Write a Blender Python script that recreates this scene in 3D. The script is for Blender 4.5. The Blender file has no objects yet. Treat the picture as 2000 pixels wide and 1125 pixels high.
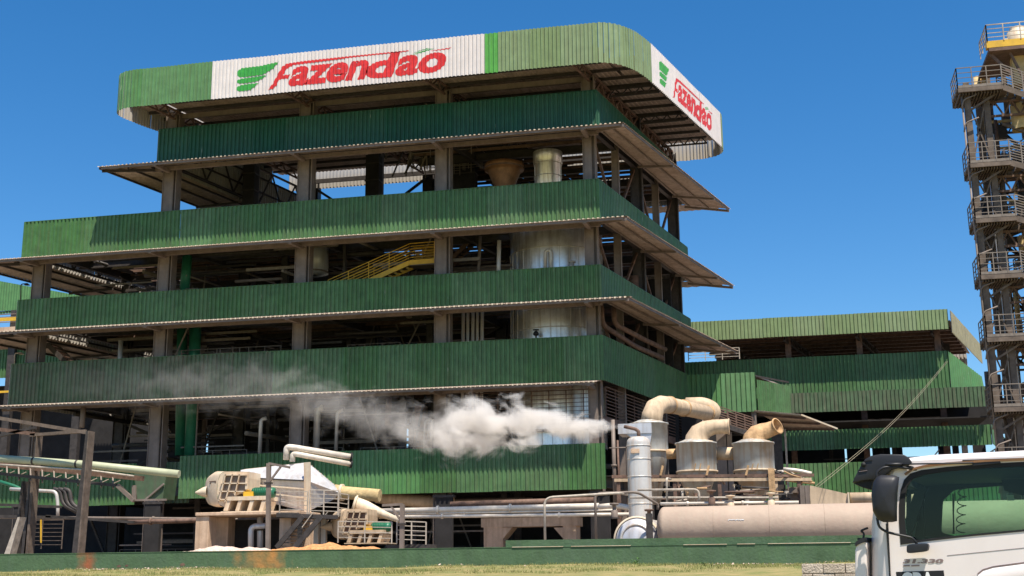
import bpy, bmesh, math, random
from mathutils import Vector, Matrix
from math import radians, sin, cos, pi, atan2, hypot
random.seed(7)
SC = bpy.context.scene
COL = SC.collection
# ------------------------------------------------------------------ camera, sky, sun, exposure
RX = Vector((0.97670348, -0.05673809, -0.20695677))     # world X, Y, Z axes seen from the camera (x right, y down, z ahead)
RY = Vector((0.21441096, 0.21826324, 0.95204469))
RZ = Vector((-0.00884614, -0.97423916, 0.22534373))
CZ = 1.6
FPX = 2420.0
def ray(px, py):
    d = Vector((px - 1000, py - 562.5, FPX))
    return Vector((RX.dot(d), RY.dot(d), RZ.dot(d)))
def at(px, py, Y):                                      # a point of the picture at its real distance Y
    d = ray(px, py); t = Y / d.y
    return Vector((d.x * t, Y, d.z * t + CZ))
def sz(npx, Y):                                         # a length of npx pixels at distance Y
    return npx * Y / 2330.0
cam = bpy.data.cameras.new('camera')
co = bpy.data.objects.new('camera', cam); COL.objects.link(co)
right = Vector((RX.x, RY.x, RZ.x)); down = Vector((RX.y, RY.y, RZ.y)); fwd = Vector((RX.z, RY.z, RZ.z))
M = Matrix((right, -down, -fwd)).transposed().to_4x4()
M.translation = Vector((0, 0, CZ))
co.matrix_world = M
cam.sensor_width = 36; cam.lens = 36 * FPX / 2000
cam.clip_start = 0.1; cam.clip_end = 6000
SC.camera = co
SUN = Vector((0.26, -0.35, 1.0)).normalized()
w = bpy.data.worlds.new('World'); SC.world = w; w.use_nodes = True
nt = w.node_tree; nt.nodes.clear()
sky = nt.nodes.new('ShaderNodeTexSky'); sky.sky_type = 'NISHITA'; sky.sun_disc = False
sky.sun_elevation = math.asin(SUN.z); sky.sun_rotation = atan2(SUN.x, SUN.y)
sky.air_density = 1.0; sky.dust_density = 0.4; sky.ozone_density = 3.0; sky.altitude = 600
hs = nt.nodes.new('ShaderNodeHueSaturation'); hs.inputs['Saturation'].default_value = 1.35
bg = nt.nodes.new('ShaderNodeBackground'); bg.inputs[1].default_value = 0.097
wo = nt.nodes.new('ShaderNodeOutputWorld')
nt.links.new(sky.outputs[0], hs.inputs['Color']); nt.links.new(hs.outputs[0], bg.inputs[0]); nt.links.new(bg.outputs[0], wo.inputs[0])
sl = bpy.data.lights.new('sun', 'SUN'); sl.energy = 5.0; sl.angle = radians(0.5); sl.color = (1.0, 0.94, 0.84)
sl.color = (1.0, 0.92, 0.80); so = bpy.data.objects.new('sun', sl); COL.objects.link(so)
so.rotation_euler = SUN.to_track_quat('Z', 'Y').to_euler(); so.location = (0, 0, 80)
SC.view_settings.view_transform = 'Standard'; SC.view_settings.look = 'None'
SC.view_settings.gamma = 1; SC.view_settings.exposure = 0.72
SC.view_settings.use_curve_mapping = False
SC.cycles.volume_step_rate = 1.0; SC.cycles.volume_max_steps = 160; SC.cycles.volume_bounces = 6
SC.cycles.transparent_max_bounces = 16

# ------------------------------------------------------------------ materials
def mat(name, col, rough=0.6, metal=0.0, var=0.25, scale=1.5, col2=None, streak=0.0, bump=0.0, bscale=20, back=None, rnd=0.0, spec=0.4, dirt=None, dirtamt=0.0):
    m = bpy.data.materials.new(name); m.use_nodes = True
    t = m.node_tree; N = t.nodes; L = t.links
    b = N['Principled BSDF']
    b.inputs['Roughness'].default_value = rough; b.inputs['Metallic'].default_value = metal
    b.inputs['Specular IOR Level'].default_value = spec
    geo = N.new('ShaderNodeNewGeometry')
    n1 = N.new('ShaderNodeTexNoise'); n1.inputs['Scale'].default_value = scale; n1.inputs['Detail'].default_value = 6; n1.inputs['Roughness'].default_value = 0.65
    L.new(geo.outputs['Position'], n1.inputs['Vector'])
    r = N.new('ShaderNodeMapRange'); r.inputs[1].default_value = 0.3; r.inputs[2].default_value = 0.7
    L.new(n1.outputs[0], r.inputs[0])
    mx = N.new('ShaderNodeMix'); mx.data_type = 'RGBA'
    c2 = col2 if col2 else tuple(c * (1 - var * 1.3) for c in col)
    c1 = col if col2 else tuple(min(1, c * (1 + var)) for c in col)
    mx.inputs[6].default_value = (*c1, 1); mx.inputs[7].default_value = (*c2, 1)
    L.new(r.outputs[0], mx.inputs[0]); out = mx.outputs[2]
    if streak:
        mp = N.new('ShaderNodeMapping'); mp.inputs['Scale'].default_value = (3.2, 3.2, 0.22)
        L.new(geo.outputs['Position'], mp.inputs['Vector'])
        n2 = N.new('ShaderNodeTexNoise'); n2.inputs['Scale'].default_value = 1.6; n2.inputs['Detail'].default_value = 5
        L.new(mp.outputs[0], n2.inputs['Vector'])
        r2 = N.new('ShaderNodeMapRange'); r2.inputs[1].default_value = 0.45; r2.inputs[2].default_value = 0.75; r2.inputs[4].default_value = streak
        L.new(n2.outputs[0], r2.inputs[0])
        m2 = N.new('ShaderNodeMix'); m2.data_type = 'RGBA'
        L.new(r2.outputs[0], m2.inputs[0]); L.new(out, m2.inputs[6])
        d = dirt or (0.10, 0.075, 0.05)
        m2.inputs[7].default_value = (*d, 1); out = m2.outputs[2]
    if dirtamt:
        n3 = N.new('ShaderNodeTexNoise'); n3.inputs['Scale'].default_value = 0.35; n3.inputs['Detail'].default_value = 8; n3.inputs['Roughness'].default_value = 0.7
        L.new(geo.outputs['Position'], n3.inputs['Vector'])
        r3 = N.new('ShaderNodeMapRange'); r3.inputs[1].default_value = 0.48; r3.inputs[2].default_value = 0.72; r3.inputs[4].default_value = dirtamt
        L.new(n3.outputs[0], r3.inputs[0])
        m3 = N.new('ShaderNodeMix'); m3.data_type = 'RGBA'
        L.new(r3.outputs[0], m3.inputs[0]); L.new(out, m3.inputs[6]); m3.inputs[7].default_value = (*(dirt or (0.16, 0.11, 0.07)), 1); out = m3.outputs[2]
    if rnd:
        oi = N.new('ShaderNodeObjectInfo'); h = N.new('ShaderNodeHueSaturation')
        rr = N.new('ShaderNodeMapRange'); rr.inputs[3].default_value = 1 - rnd; rr.inputs[4].default_value = 1 + rnd
        L.new(oi.outputs['Random'], rr.inputs[0]); L.new(rr.outputs[0], h.inputs['Value'])
        r4 = N.new('ShaderNodeMapRange'); r4.inputs[3].default_value = 1.02; r4.inputs[4].default_value = 0.85
        L.new(oi.outputs['Random'], r4.inputs[0]); L.new(r4.outputs[0], h.inputs['Saturation'])
        L.new(out, h.inputs['Color']); out = h.outputs[0]
    if back:
        mpc = N.new('ShaderNodeMapping'); mpc.inputs['Scale'].default_value = (9, 9, 1.3); L.new(geo.outputs['Position'], mpc.inputs['Vector'])
        nc = N.new('ShaderNodeTexNoise'); nc.inputs['Scale'].default_value = 1.0; nc.inputs['Detail'].default_value = 3; L.new(mpc.outputs[0], nc.inputs['Vector'])
        rc = N.new('ShaderNodeMapRange'); rc.inputs[1].default_value = 0.70; rc.inputs[2].default_value = 0.78; rc.inputs[4].default_value = 0.5; L.new(nc.outputs[0], rc.inputs[0])
        mc = N.new('ShaderNodeMix'); mc.data_type = 'RGBA'; L.new(rc.outputs[0], mc.inputs[0]); L.new(out, mc.inputs[6]); mc.inputs[7].default_value = (0.42, 0.44, 0.36, 1); out = mc.outputs[2]
        mb = N.new('ShaderNodeMix'); mb.data_type = 'RGBA'
        L.new(geo.outputs['Backfacing'], mb.inputs[0]); L.new(out, mb.inputs[6]); mb.inputs[7].default_value = (*back, 1); out = mb.outputs[2]
    L.new(out, b.inputs['Base Color'])
    if bump:
        nb = N.new('ShaderNodeTexNoise'); nb.inputs['Scale'].default_value = bscale; nb.inputs['Detail'].default_value = 8
        L.new(geo.outputs['Position'], nb.inputs['Vector'])
        bp = N.new('ShaderNodeBump'); bp.inputs['Strength'].default_value = bump; bp.inputs['Distance'].default_value = 0.05
        L.new(nb.outputs[0], bp.inputs['Height']); L.new(bp.outputs[0], b.inputs['Normal'])
    return m
GALV = (0.42, 0.39, 0.35)
M_ = dict(
 green=mat('green_paint', (0.062, 0.162, 0.048), 0.5, var=0.22, streak=0.45, rnd=0.12, back=GALV, dirt=(0.09, 0.10, 0.05), dirtamt=0.25),
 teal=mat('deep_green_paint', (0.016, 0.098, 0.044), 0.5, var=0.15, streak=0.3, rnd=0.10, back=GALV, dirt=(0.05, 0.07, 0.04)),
 murky=mat('murky_green_paint', (0.060, 0.115, 0.050), 0.6, var=0.25, streak=0.8, rnd=0.12, back=GALV, dirt=(0.10, 0.085, 0.055), dirtamt=0.6),  # darker brownish green; on the fourth band it carries a haze tint
 faded=mat('faded_green_paint', (0.19, 0.27, 0.12), 0.6, var=0.12, streak=0.5, rnd=0.06, back=GALV, dirt=(0.16, 0.18, 0.08)),
 bright=mat('bright_green_paint', (0.09, 0.34, 0.06), 0.5, var=0.12, streak=0.2, back=GALV),
 olive=mat('mid_green_paint', (0.088, 0.23, 0.075), 0.5, var=0.15, streak=0.5, rnd=0.06, back=GALV, dirt=(0.10, 0.14, 0.05)),
 white=mat('white_sheet_paint', (0.68, 0.62, 0.59), 0.5, var=0.06, streak=0.22, rnd=0.03, back=GALV, dirt=(0.5, 0.42, 0.36)),
 red=mat('red_sign_paint', (0.62, 0.035, 0.035), 0.5, var=0.2, scale=4),
 logo=mat('green_sign_paint', (0.05, 0.33, 0.06), 0.5, var=0.15, scale=4),
 galv=mat('galvanised_sheet', (0.44, 0.34, 0.28), 0.55, 0.1, var=0.2, streak=0.5, rnd=0.06, dirt=(0.2, 0.13, 0.09)),
 steel=mat('grey_painted_steel', (0.20, 0.158, 0.132), 0.6, var=0.2, streak=0.5, dirt=(0.12, 0.09, 0.06), dirtamt=0.5),
 dsteel=mat('dark_steel', (0.05, 0.042, 0.038), 0.6, var=0.35, scale=3),
 rust=mat('rusty_steel', (0.15, 0.09, 0.065), 0.75, var=0.4, scale=3),
 tsteel=mat('dusty_tower_steel', (0.14, 0.105, 0.082), 0.75, var=0.35, scale=2.5, streak=0.4),
 rail=mat('pale_rail_paint', (0.45, 0.39, 0.32), 0.6, var=0.25, scale=4, dirtamt=0.5),
 yellow=mat('yellow_paint', (0.72, 0.42, 0.03), 0.5, var=0.15, dirtamt=0.3),
 conc=mat('beige_concrete', (0.60, 0.43, 0.30), 0.9, var=0.15, streak=0.5, bump=0.4, dirt=(0.28, 0.17, 0.10), dirtamt=0.4),
 cream=mat('cream_enamel', (0.66, 0.56, 0.42), 0.55, var=0.12, streak=0.45, dirt=(0.42, 0.22, 0.10), dirtamt=0.45),
 clad=mat('aluminium_cladding', (0.60, 0.60, 0.62), 0.42, 0.35, var=0.12, scale=0.8, streak=0.5, dirt=(0.34, 0.27, 0.2), dirtamt=0.35),
 tank=mat('weathered_tank_steel', (0.50, 0.50, 0.47), 0.5, 0.3, var=0.2, scale=0.7, streak=0.75, dirt=(0.36, 0.22, 0.11), dirtamt=0.8),
 dust=mat('orange_dusted_steel', (0.52, 0.33, 0.17), 0.85, var=0.3, scale=2.5, streak=0.4, bump=0.5, bscale=8, dirt=(0.28, 0.15, 0.07)),
 tan=mat('tan_painted_duct', (0.56, 0.42, 0.28), 0.7, var=0.18, scale=1.2, streak=0.35, dirtamt=0.3),
 pink=mat('pinkish_tank_paint', (0.37, 0.285, 0.22), 0.75, var=0.10, scale=0.8, streak=0.35, bump=0.25, bscale=6, dirt=(0.36, 0.24, 0.19)),
 silver=mat('silver_tank_paint', (0.58, 0.55, 0.51), 0.38, 0.25, var=0.1, scale=1, streak=0.6, dirt=(0.48, 0.30, 0.17)),
 pipe=mat('white_pipe_lagging', (0.72, 0.64, 0.54), 0.5, 0.1, var=0.15, scale=2, dirtamt=0.45),
 gpipe=mat('green_pipe_paint', (0.03, 0.20, 0.11), 0.45, var=0.2, scale=1),
 lpipe=mat('pale_green_pipe_paint', (0.40, 0.42, 0.28), 0.5, var=0.15, scale=1, dirtamt=0.4, dirt=(0.25, 0.25, 0.15)),
 insul=mat('yellow_insulation', (0.60, 0.44, 0.22), 0.9, var=0.2, scale=3, bump=0.7, bscale=6),
 motor=mat('dark_green_motor_paint', (0.02, 0.13, 0.07), 0.4, var=0.2),
 copper=mat('brown_vessel_steel', (0.26, 0.13, 0.06), 0.5, 0.3, var=0.3, scale=2),
 dark=mat('dark_shade_surface', (0.022, 0.02, 0.02), 0.85, var=0.4, scale=1),  # near-black colour standing in for shade deep inside the buildings
 black=mat('black_plastic', (0.016, 0.016, 0.019), 0.5, var=0.15, scale=6, spec=0.45),
 rubber=mat('black_rubber', (0.012, 0.012, 0.013), 0.7, var=0.1),
 twhite=mat('white_truck_paint', (0.80, 0.72, 0.69), 0.28, var=0.03, scale=1.5, spec=0.6, streak=0.10, dirt=(0.62, 0.52, 0.46)),
 badge=mat('chrome_badge', (0.28, 0.20, 0.19), 0.3, 0.5, var=0.2, scale=8),
 plate=mat('black_sticker', (0.015, 0.014, 0.016), 0.5, var=0.1),
 pwhite=mat('white_letter_vinyl', (0.8, 0.8, 0.8), 0.5, var=0.04),
 inter=mat('dark_blue_cab_trim', (0.014, 0.018, 0.026), 0.8, var=0.2, scale=5),
 block=mat('grey_concrete_block', (0.46, 0.38, 0.30), 0.95, var=0.2, scale=5, bump=0.6, bscale=30, rnd=0.12),
 mortar=mat('grey_mortar', (0.25, 0.2, 0.16), 0.95, var=0.2),
 gravel=mat('pinkish_gravel', (0.60, 0.45, 0.37), 0.95, var=0.35, scale=9, bump=0.8, bscale=14),
 soil=mat('orange_soil', (0.52, 0.25, 0.10), 0.95, var=0.35, scale=7, bump=0.8, bscale=14),
 yard=mat('yard_concrete', (0.22, 0.175, 0.135), 0.95, var=0.25, scale=0.5),
 leaf=mat('weed_leaves', (0.07, 0.16, 0.03), 0.7, var=0.3),
 vessel=mat('bright_vessel_cladding', (0.86, 0.84, 0.82), 0.30, 0.75, var=0.12, scale=1.6, streak=0.55, dirt=(0.26, 0.18, 0.12), dirtamt=0.45),
 tanpaint=mat('tan_fascia_paint', (0.30, 0.27, 0.16), 0.6, var=0.15, back=GALV),
 trail=mat('dusty_rail_paint', (0.20, 0.165, 0.135), 0.6, var=0.25, scale=4),
 rope=mat('pale_rope', (0.30, 0.26, 0.18), 0.8, var=0.2),
)
# green retaining wall with rust runs
def wall_mat():
    m = mat('green_wall_render', (0.070, 0.128, 0.062), 0.85, var=0.22, scale=1.2, streak=0.55, bump=0.35, bscale=9, dirt=(0.085, 0.13, 0.085), dirtamt=0.5)
    t = m.node_tree; N = t.nodes; L = t.links; b = N['Principled BSDF']
    src = b.inputs['Base Color'].links[0].from_socket
    geo = N.new('ShaderNodeNewGeometry'); sp = N.new('ShaderNodeSeparateXYZ'); L.new(geo.outputs['Position'], sp.inputs[0])
    out = src
    for (x0, wd, col, amt) in ((-29.9, 0.75, (0.42, 0.09, 0.035), 0.75), (-21.8, 1.9, (0.50, 0.22, 0.06), 0.8), (-21.3, 0.5, (0.5, 0.22, 0.06), 0.8)):
        s = N.new('ShaderNodeMath'); s.operation = 'SUBTRACT'; L.new(sp.outputs[0], s.inputs[0]); s.inputs[1].default_value = x0
        a = N.new('ShaderNodeMath'); a.operation = 'ABSOLUTE'; L.new(s.outputs[0], a.inputs[0])
        n = N.new('ShaderNodeTexNoise'); n.inputs['Scale'].default_value = 2.2; n.inputs['Detail'].default_value = 5; L.new(geo.outputs['Position'], n.inputs['Vector'])
        ad = N.new('ShaderNodeMath'); ad.operation = 'MULTIPLY_ADD'; L.new(n.outputs[0], ad.inputs[0]); ad.inputs[1].default_value = wd * 1.6; L.new(a.outputs[0], ad.inputs[2])
        r = N.new('ShaderNodeMapRange'); r.inputs[1].default_value = wd * 1.5; r.inputs[2].default_value = wd * 0.55; r.inputs[3].default_value = 0; r.inputs[4].default_value = amt
        L.new(ad.outputs[0], r.inputs[0])
        x = N.new('ShaderNodeMix'); x.data_type = 'RGBA'; L.new(r.outputs[0], x.inputs[0]); L.new(out, x.inputs[6]); x.inputs[7].default_value = (*col, 1); out = x.outputs[2]
    L.new(out, b.inputs['Base Color']); return m
M_['wall'] = wall_mat()
def glass_mat():
    m = bpy.data.materials.new('tinted_window_glass'); m.use_nodes = True; t = m.node_tree; t.nodes.clear()
    tr = t.nodes.new('ShaderNodeBsdfTransparent'); tr.inputs[0].default_value = (0.74, 0.88, 0.79, 1)
    gl = t.nodes.new('ShaderNodeBsdfGlossy'); gl.inputs['Roughness'].default_value = 0.02; gl.inputs[0].default_value = (0.8, 0.9, 1, 1)
    fr = t.nodes.new('ShaderNodeFresnel'); fr.inputs[0].default_value = 1.28
    mx = t.nodes.new('ShaderNodeMixShader'); o = t.nodes.new('ShaderNodeOutputMaterial')
    t.links.new(fr.outputs[0], mx.inputs[0]); t.links.new(tr.outputs[0], mx.inputs[1]); t.links.new(gl.outputs[0], mx.inputs[2]); t.links.new(mx.outputs[0], o.inputs[0])
    return m
M_['glass'] = glass_mat()
def grass_mat():
    m = mat('dry_grass', (0.30, 0.23, 0.10), 0.95, scale=1.3, col2=(0.13, 0.15, 0.04), bump=0.9, bscale=7)
    return m
M_['grass'] = grass_mat()
M_['blade'] = mat('grass_blades', (0.30, 0.26, 0.10), 0.9, scale=0.7, col2=(0.15, 0.19, 0.05))

# ------------------------------------------------------------------ mesh helpers
class MB:
    def __init__(s): s.v = []; s.f = []; s.sm = []
    def face(s, pts, smooth=False):
        n = len(s.v); s.v += [Vector(p) for p in pts]; s.f.append(tuple(range(n, n + len(pts)))); s.sm.append(smooth)
    def add(s, vs, fs, smooth=False):
        n = len(s.v); s.v += [Vector(p) for p in vs]
        for f in fs: s.f.append(tuple(i + n for i in f)); s.sm.append(smooth)
    def hexa(s, c):          # 8 corners: bottom 4 ccw, top 4 ccw
        s.add(c, [(3, 2, 1, 0), (4, 5, 6, 7), (0, 1, 5, 4), (1, 2, 6, 5), (2, 3, 7, 6), (3, 0, 4, 7)])
    def box(s, x0, x1, y0, y1, z0, z1):
        s.hexa([(x0, y0, z0), (x1, y0, z0), (x1, y1, z0), (x0, y1, z0), (x0, y0, z1), (x1, y0, z1), (x1, y1, z1), (x0, y1, z1)])
    def bar(s, p, q, a, b=None, up=(0, 0, 1)):   # rectangular bar a (sideways) x b (up)
        p = Vector(p); q = Vector(q); b = b or a; d = (q - p)
        if d.length < 1e-6: return
        d.normalize(); u = Vector(up)
        if abs(d.dot(u)) > 0.98: u = Vector((0, 1, 0))
        r = d.cross(u).normalized(); u = r.cross(d).normalized()
        c = []
        for e in (p, q):
            c += [e - r * a / 2 - u * b / 2, e + r * a / 2 - u * b / 2, e + r * a / 2 + u * b / 2, e - r * a / 2 + u * b / 2]
        s.add(c, [(0, 1, 2, 3), (7, 6, 5, 4), (0, 4, 5, 1), (1, 5, 6, 2), (2, 6, 7, 3), (3, 7, 4, 0)])
    def hbeam(s, p, q, wd, ht, up=(0, 0, 1), t=0.05):  # H section: two flanges and a web
        p = Vector(p); q = Vector(q); d = (q - p).normalized(); u = Vector(up)
        if abs(d.dot(u)) > 0.98: u = Vector((0, 1, 0))
        r = d.cross(u).normalized(); u = r.cross(d).normalized()
        s.bar(p + u * (ht / 2 - t / 2), q + u * (ht / 2 - t / 2), wd, t, up)
        s.bar(p - u * (ht / 2 - t / 2), q - u * (ht / 2 - t / 2), wd, t, up)
        s.bar(p, q, t, ht - 2 * t - 0.004, up)
    def tube(s, pts, r, seg=10, caps=True, smooth=True):
        pts = [Vector(p) for p in pts]; n = len(pts); rs = r if isinstance(r, (list, tuple)) else [r] * n
        base = len(s.v); prev = None
        for i, p in enumerate(pts):
            d = (pts[min(i + 1, n - 1)] - pts[max(i - 1, 0)]).normalized()
            if prev is None:
                a = Vector((0, 0, 1)) if abs(d.z) < 0.9 else Vector((0, 1, 0))
                x = d.cross(a).normalized()
            else:
                x = (prev - d * prev.dot(d)).normalized()
            prev = x; y = d.cross(x)
            for k in range(seg):
                a = 2 * pi * k / seg; s.v.append(p + (x * cos(a) + y * sin(a)) * rs[i])
        for i in range(n - 1):
            for k in range(seg):
                a = base + i * seg + k; b = base + i * seg + (k + 1) % seg
                s.f.append((a, b, b + seg, a + seg)); s.sm.append(smooth)
        if caps:
            s.f.append(tuple(base + k for k in range(seg))[::-1]); s.sm.append(False)
            s.f.append(tuple(base + (n - 1) * seg + k for k in range(seg))); s.sm.append(False)
    def lathe(s, prof, c, axis=(0, 0, 1), seg=28, smooth=True):   # prof: (along, radius)
        c = Vector(c); d = Vector(axis).normalized()
        a = Vector((1, 0, 0)) if abs(d.x) < 0.9 else Vector((0, 0, 1))
        x = (a - d * a.dot(d)).normalized(); y = d.cross(x); base = len(s.v)
        for (h, r) in prof:
            for k in range(seg):
                t = 2 * pi * k / seg; s.v.append(c + d * h + (x * cos(t) + y * sin(t)) * max(r, 0.0005))
        for i in range(len(prof) - 1):
            for k in range(seg):
                a = base + i * seg + k; b = base + i * seg + (k + 1) % seg
                s.f.append((a, b, b + seg, a + seg)); s.sm.append(smooth)
    def prism(s, poly, vec):       # polygon (3D, planar) extruded along vec
        n = len(poly); v = Vector(vec); P = [Vector(p) for p in poly]
        vs = P + [p + v for p in P]
        fs = [tuple(range(n))[::-1], tuple(range(n, 2 * n))] + [(i, (i + 1) % n, (i + 1) % n + n, i + n) for i in range(n)]
        s.add(vs, fs)
    def build(s, name, m, parent=None, smooth=None, bevel=0):
        if not s.v: return None
        xs = [v.x for v in s.v]; ys = [v.y for v in s.v]; zs = [v.z for v in s.v]
        o0 = Vector(((min(xs) + max(xs)) / 2, (min(ys) + max(ys)) / 2, min(zs)))
        me = bpy.data.meshes.new(name)
        me.from_pydata([v - o0 for v in s.v], [], s.f)
        me.polygons.foreach_set('use_smooth', s.sm if smooth is None else [smooth] * len(s.f))
        me.update(); me.materials.append(M_[m] if isinstance(m, str) else m)
        o = bpy.data.objects.new(name, me); COL.objects.link(o)
        W[o.name] = o0
        if parent:
            o.parent = parent; o.location = o0 - W[parent.name]
        else: o.location = o0
        if bevel:
            b = o.modifiers.new('bevel', 'BEVEL'); b.width = bevel; b.segments = 2; b.limit_method = 'ANGLE'
        return o
W = {}
def thing(name, label, cat, loc, group=None):
    o = bpy.data.objects.new(name, None); COL.objects.link(o); o.location = loc; W[o.name] = Vector(loc)
    o.empty_display_size = 0.3
    o['label'] = label; o['category'] = cat
    if group: o['group'] = group
    return o
def tag(o, label=None, cat=None, group=None, kind=None):
    if label: o['label'] = label
    if cat: o['category'] = cat
    if group: o['group'] = group
    if kind: o['kind'] = kind
    return o
def inst(src, name, parent, loc, rz=0, material=None):     # copy sharing mesh data, loc in world
    o = src.copy(); o.name = name; COL.objects.link(o); o.parent = parent
    o.location = Vector(loc) - (W[parent.name] if parent else Vector((0, 0, 0))); o.rotation_euler = (0, 0, rz); W[o.name] = Vector(loc)
    return o
SK = 0.2243
def K(x, y, z=0.0): return Vector((x + SK * (y - 75), y, z))       # plan of the plant: its cross walls run at a slant
SD = Vector((SK, 1, 0)).normalized()

def arc(p, q, bend, n=6):      # elbow points between p and q with corner at bend
    p = Vector(p); q = Vector(q); b = Vector(bend)
    return [p * (1 - t) ** 2 + b * 2 * t * (1 - t) + q * t * t for t in [i / n for i in range(n + 1)]]
def smoothpath(pts, r, n=5):   # polyline with rounded corners
    P = [Vector(p) for p in pts]; out = [P[0]]
    for i in range(1, len(P) - 1):
        a = (P[i - 1] - P[i]); c = (P[i + 1] - P[i]); k = min(r, a.length * 0.45, c.length * 0.45)
        out += arc(P[i] + a.normalized() * k, P[i] + c.normalized() * k, P[i], n)
    out.append(P[-1]); return out
def railing(mb, pts, h=1.05, nr=4, sp=1.2, r=0.025, toe=0.0):
    for a, b in zip(pts[:-1], pts[1:]):
        a = Vector(a); b = Vector(b); n = max(1, round((b - a).length / sp))
        for i in range(n + 1):
            p = a.lerp(b, i / n); mb.bar(p, p + Vector((0, 0, h)), r * 2.2)
        for k in range(nr):
            z = h * (k + 1) / nr; mb.bar(a + Vector((0, 0, z)), b + Vector((0, 0, z)), r * (2.0 if k == nr - 1 else 1.4))
        if toe: mb.bar(a + Vector((0, 0, toe / 2)), b + Vector((0, 0, toe / 2)), 0.02, toe)

# ---- corrugated sheeting: every sheet is an object of its own, alike ones share a mesh
PROF = ((0.0, 1.0), (0.42, 1.0), (0.56, 0.0), (0.86, 0.0), (1.0, 1.0))
def prof_at(u):
    u = u % 1.0
    for (a, x), (b, y) in zip(PROF[:-1], PROF[1:]):
        if u <= b: return x + (y - x) * (u - a) / (b - a)
    return 1.0
_cache = {}
def sheet_mesh(width, n, vec, depth, m, glint_lip=0.0, nrm=None):
    """n corrugations over width along local x; sheet spans vec (local) from 0; relief along nrm (local)"""
    key = (round(width, 3), n, tuple(round(c, 3) for c in vec), depth, m, glint_lip, tuple(nrm) if nrm else None)
    if key in _cache: return _cache[key]
    vec = Vector(vec); nr = Vector(nrm) if nrm else Vector((0, -1, 0))
    vs = []; fs = []; xs = []
    for i in range(n):
        for (u, h) in PROF[:-1]: xs.append(((i + u) / n * width, h))
    xs.append((width, 1.0))
    for (x, h) in xs:
        vs.append(Vector((x, 0, 0)) + nr * depth * h); vs.append(Vector((x, 0, 0)) + nr * depth * h + vec)
    for i in range(len(xs) - 1): fs.append((2 * i, 2 * i + 2, 2 * i + 3, 2 * i + 1))
    if glint_lip:
        for i in range(n):
            a = 8 * i; k = len(vs)
            p, q = vs[a + 1], vs[a + 3]
            vs += [p + Vector((0, -0.01, 0.012)), q + Vector((0, -0.01, 0.012)), q + Vector((0, -0.012, -glint_lip)), p + Vector((0, -0.012, -glint_lip))]
            fs.append((k, k + 3, k + 2, k + 1))
    me = bpy.data.meshes.new('sheet'); me.from_pydata([tuple(v) for v in vs], [], fs); me.update(); me.materials.append(M_[m])
    if glint_lip:
        me.materials.append(M_['cream'])  # cream colour paints the sun glint along the ridge ends
        for p in me.polygons[-n:]: p.material_index = 1
    _cache[key] = me; return me
def place_mesh(name, me, parent, loc, rz):
    o = bpy.data.objects.new(name, me); COL.objects.link(o); o.parent = parent
    o.location = Vector(loc) - W[parent.name]; o.rotation_euler = (0, 0, rz); W[o.name] = Vector(loc); return o
_jr = random.Random(77)
def wall_run(parent, p, q, z0, z1, m, sheet=2.4, pitch=0.3, depth=0.075, name='cladding_sheet'):
    """corrugated wall sheets from p to q (plan points, outer face on the right of the direction p->q seen from above)"""
    p = Vector((p[0], p[1], 0)); q = Vector((q[0], q[1], 0)); L = (q - p).length; n = max(1, round(L / sheet)); k = max(1, round(L / n / pitch))
    d = (q - p).normalized(); rz = atan2(d.y, d.x)
    for i in range(n):
        mm = m(i / n) if callable(m) else m
        me = sheet_mesh(L / n, k, (0, 0, z1 - z0), depth, mm)
        place_mesh(name, me, parent, p + d * (L * i / n) + Vector((d.y, -d.x, 0)) * _jr.uniform(0, 0.022) + Vector((0, 0, z0 + _jr.uniform(-0.012, 0.012))), rz)
def rails_obj(name, parent, segs, zs, off=0.09):
    mb = MB()
    for p, q in segs:
        p = Vector((p[0], p[1], 0)); q = Vector((q[0], q[1], 0)); d = (q - p).normalized(); inn = Vector((-d.y, d.x, 0)) * off
        for z in zs: mb.bar(p + inn + Vector((0, 0, z)), q + inn + Vector((0, 0, z)), 0.08, 0.12)
    return mb.build(name, 'dsteel', parent)

# ------------------------------------------------------------------ ground
def prof_z(y):
    pts = [(-50, 0), (16, 0), (22, 0.12), (30, 0.75), (38, 1.32), (45, 1.72), (49.4, 1.93), (50.5, 1.93), (51, -3), (9000, -3)]
    for (a, x), (b, z) in zip(pts[:-1], pts[1:]):
        if y <= b: return x + (z - x) * (y - a) / (b - a)
    return -3
mb = MB(); ys = [-60, -20, 0, 10, 16, 19, 22, 26, 30, 34, 38, 42, 45, 47, 48.2, 49.4, 50.2]
xs = [-1500, -300, -90] + [-60 + 2 * i for i in range(61)] + [90, 300, 1500]
vs = []
for y in ys:
    for x in xs:
        b = 0.05 * sin(x * 0.37 + y) + 0.035 * sin(x * 1.13 + 2 * y) if 40 < y < 50 and abs(x) < 62 else 0
        vs.append((x, y, prof_z(y) + b))
nx = len(xs); fs = [(j * nx + i, j * nx + i + 1, (j + 1) * nx + i + 1, (j + 1) * nx + i) for j in range(len(ys) - 1) for i in range(nx - 1)]
mb.add(vs, fs); tag(mb.build('ground', 'grass'), kind='structure')
mb = MB(); mb.face([(-1500, 50.25, 2.5), (1500, 50.25, 2.5), (3000, 5000, 2.5), (-3000, 5000, 2.5)]); tag(mb.build('plant_yard', 'yard'), kind='structure')
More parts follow.
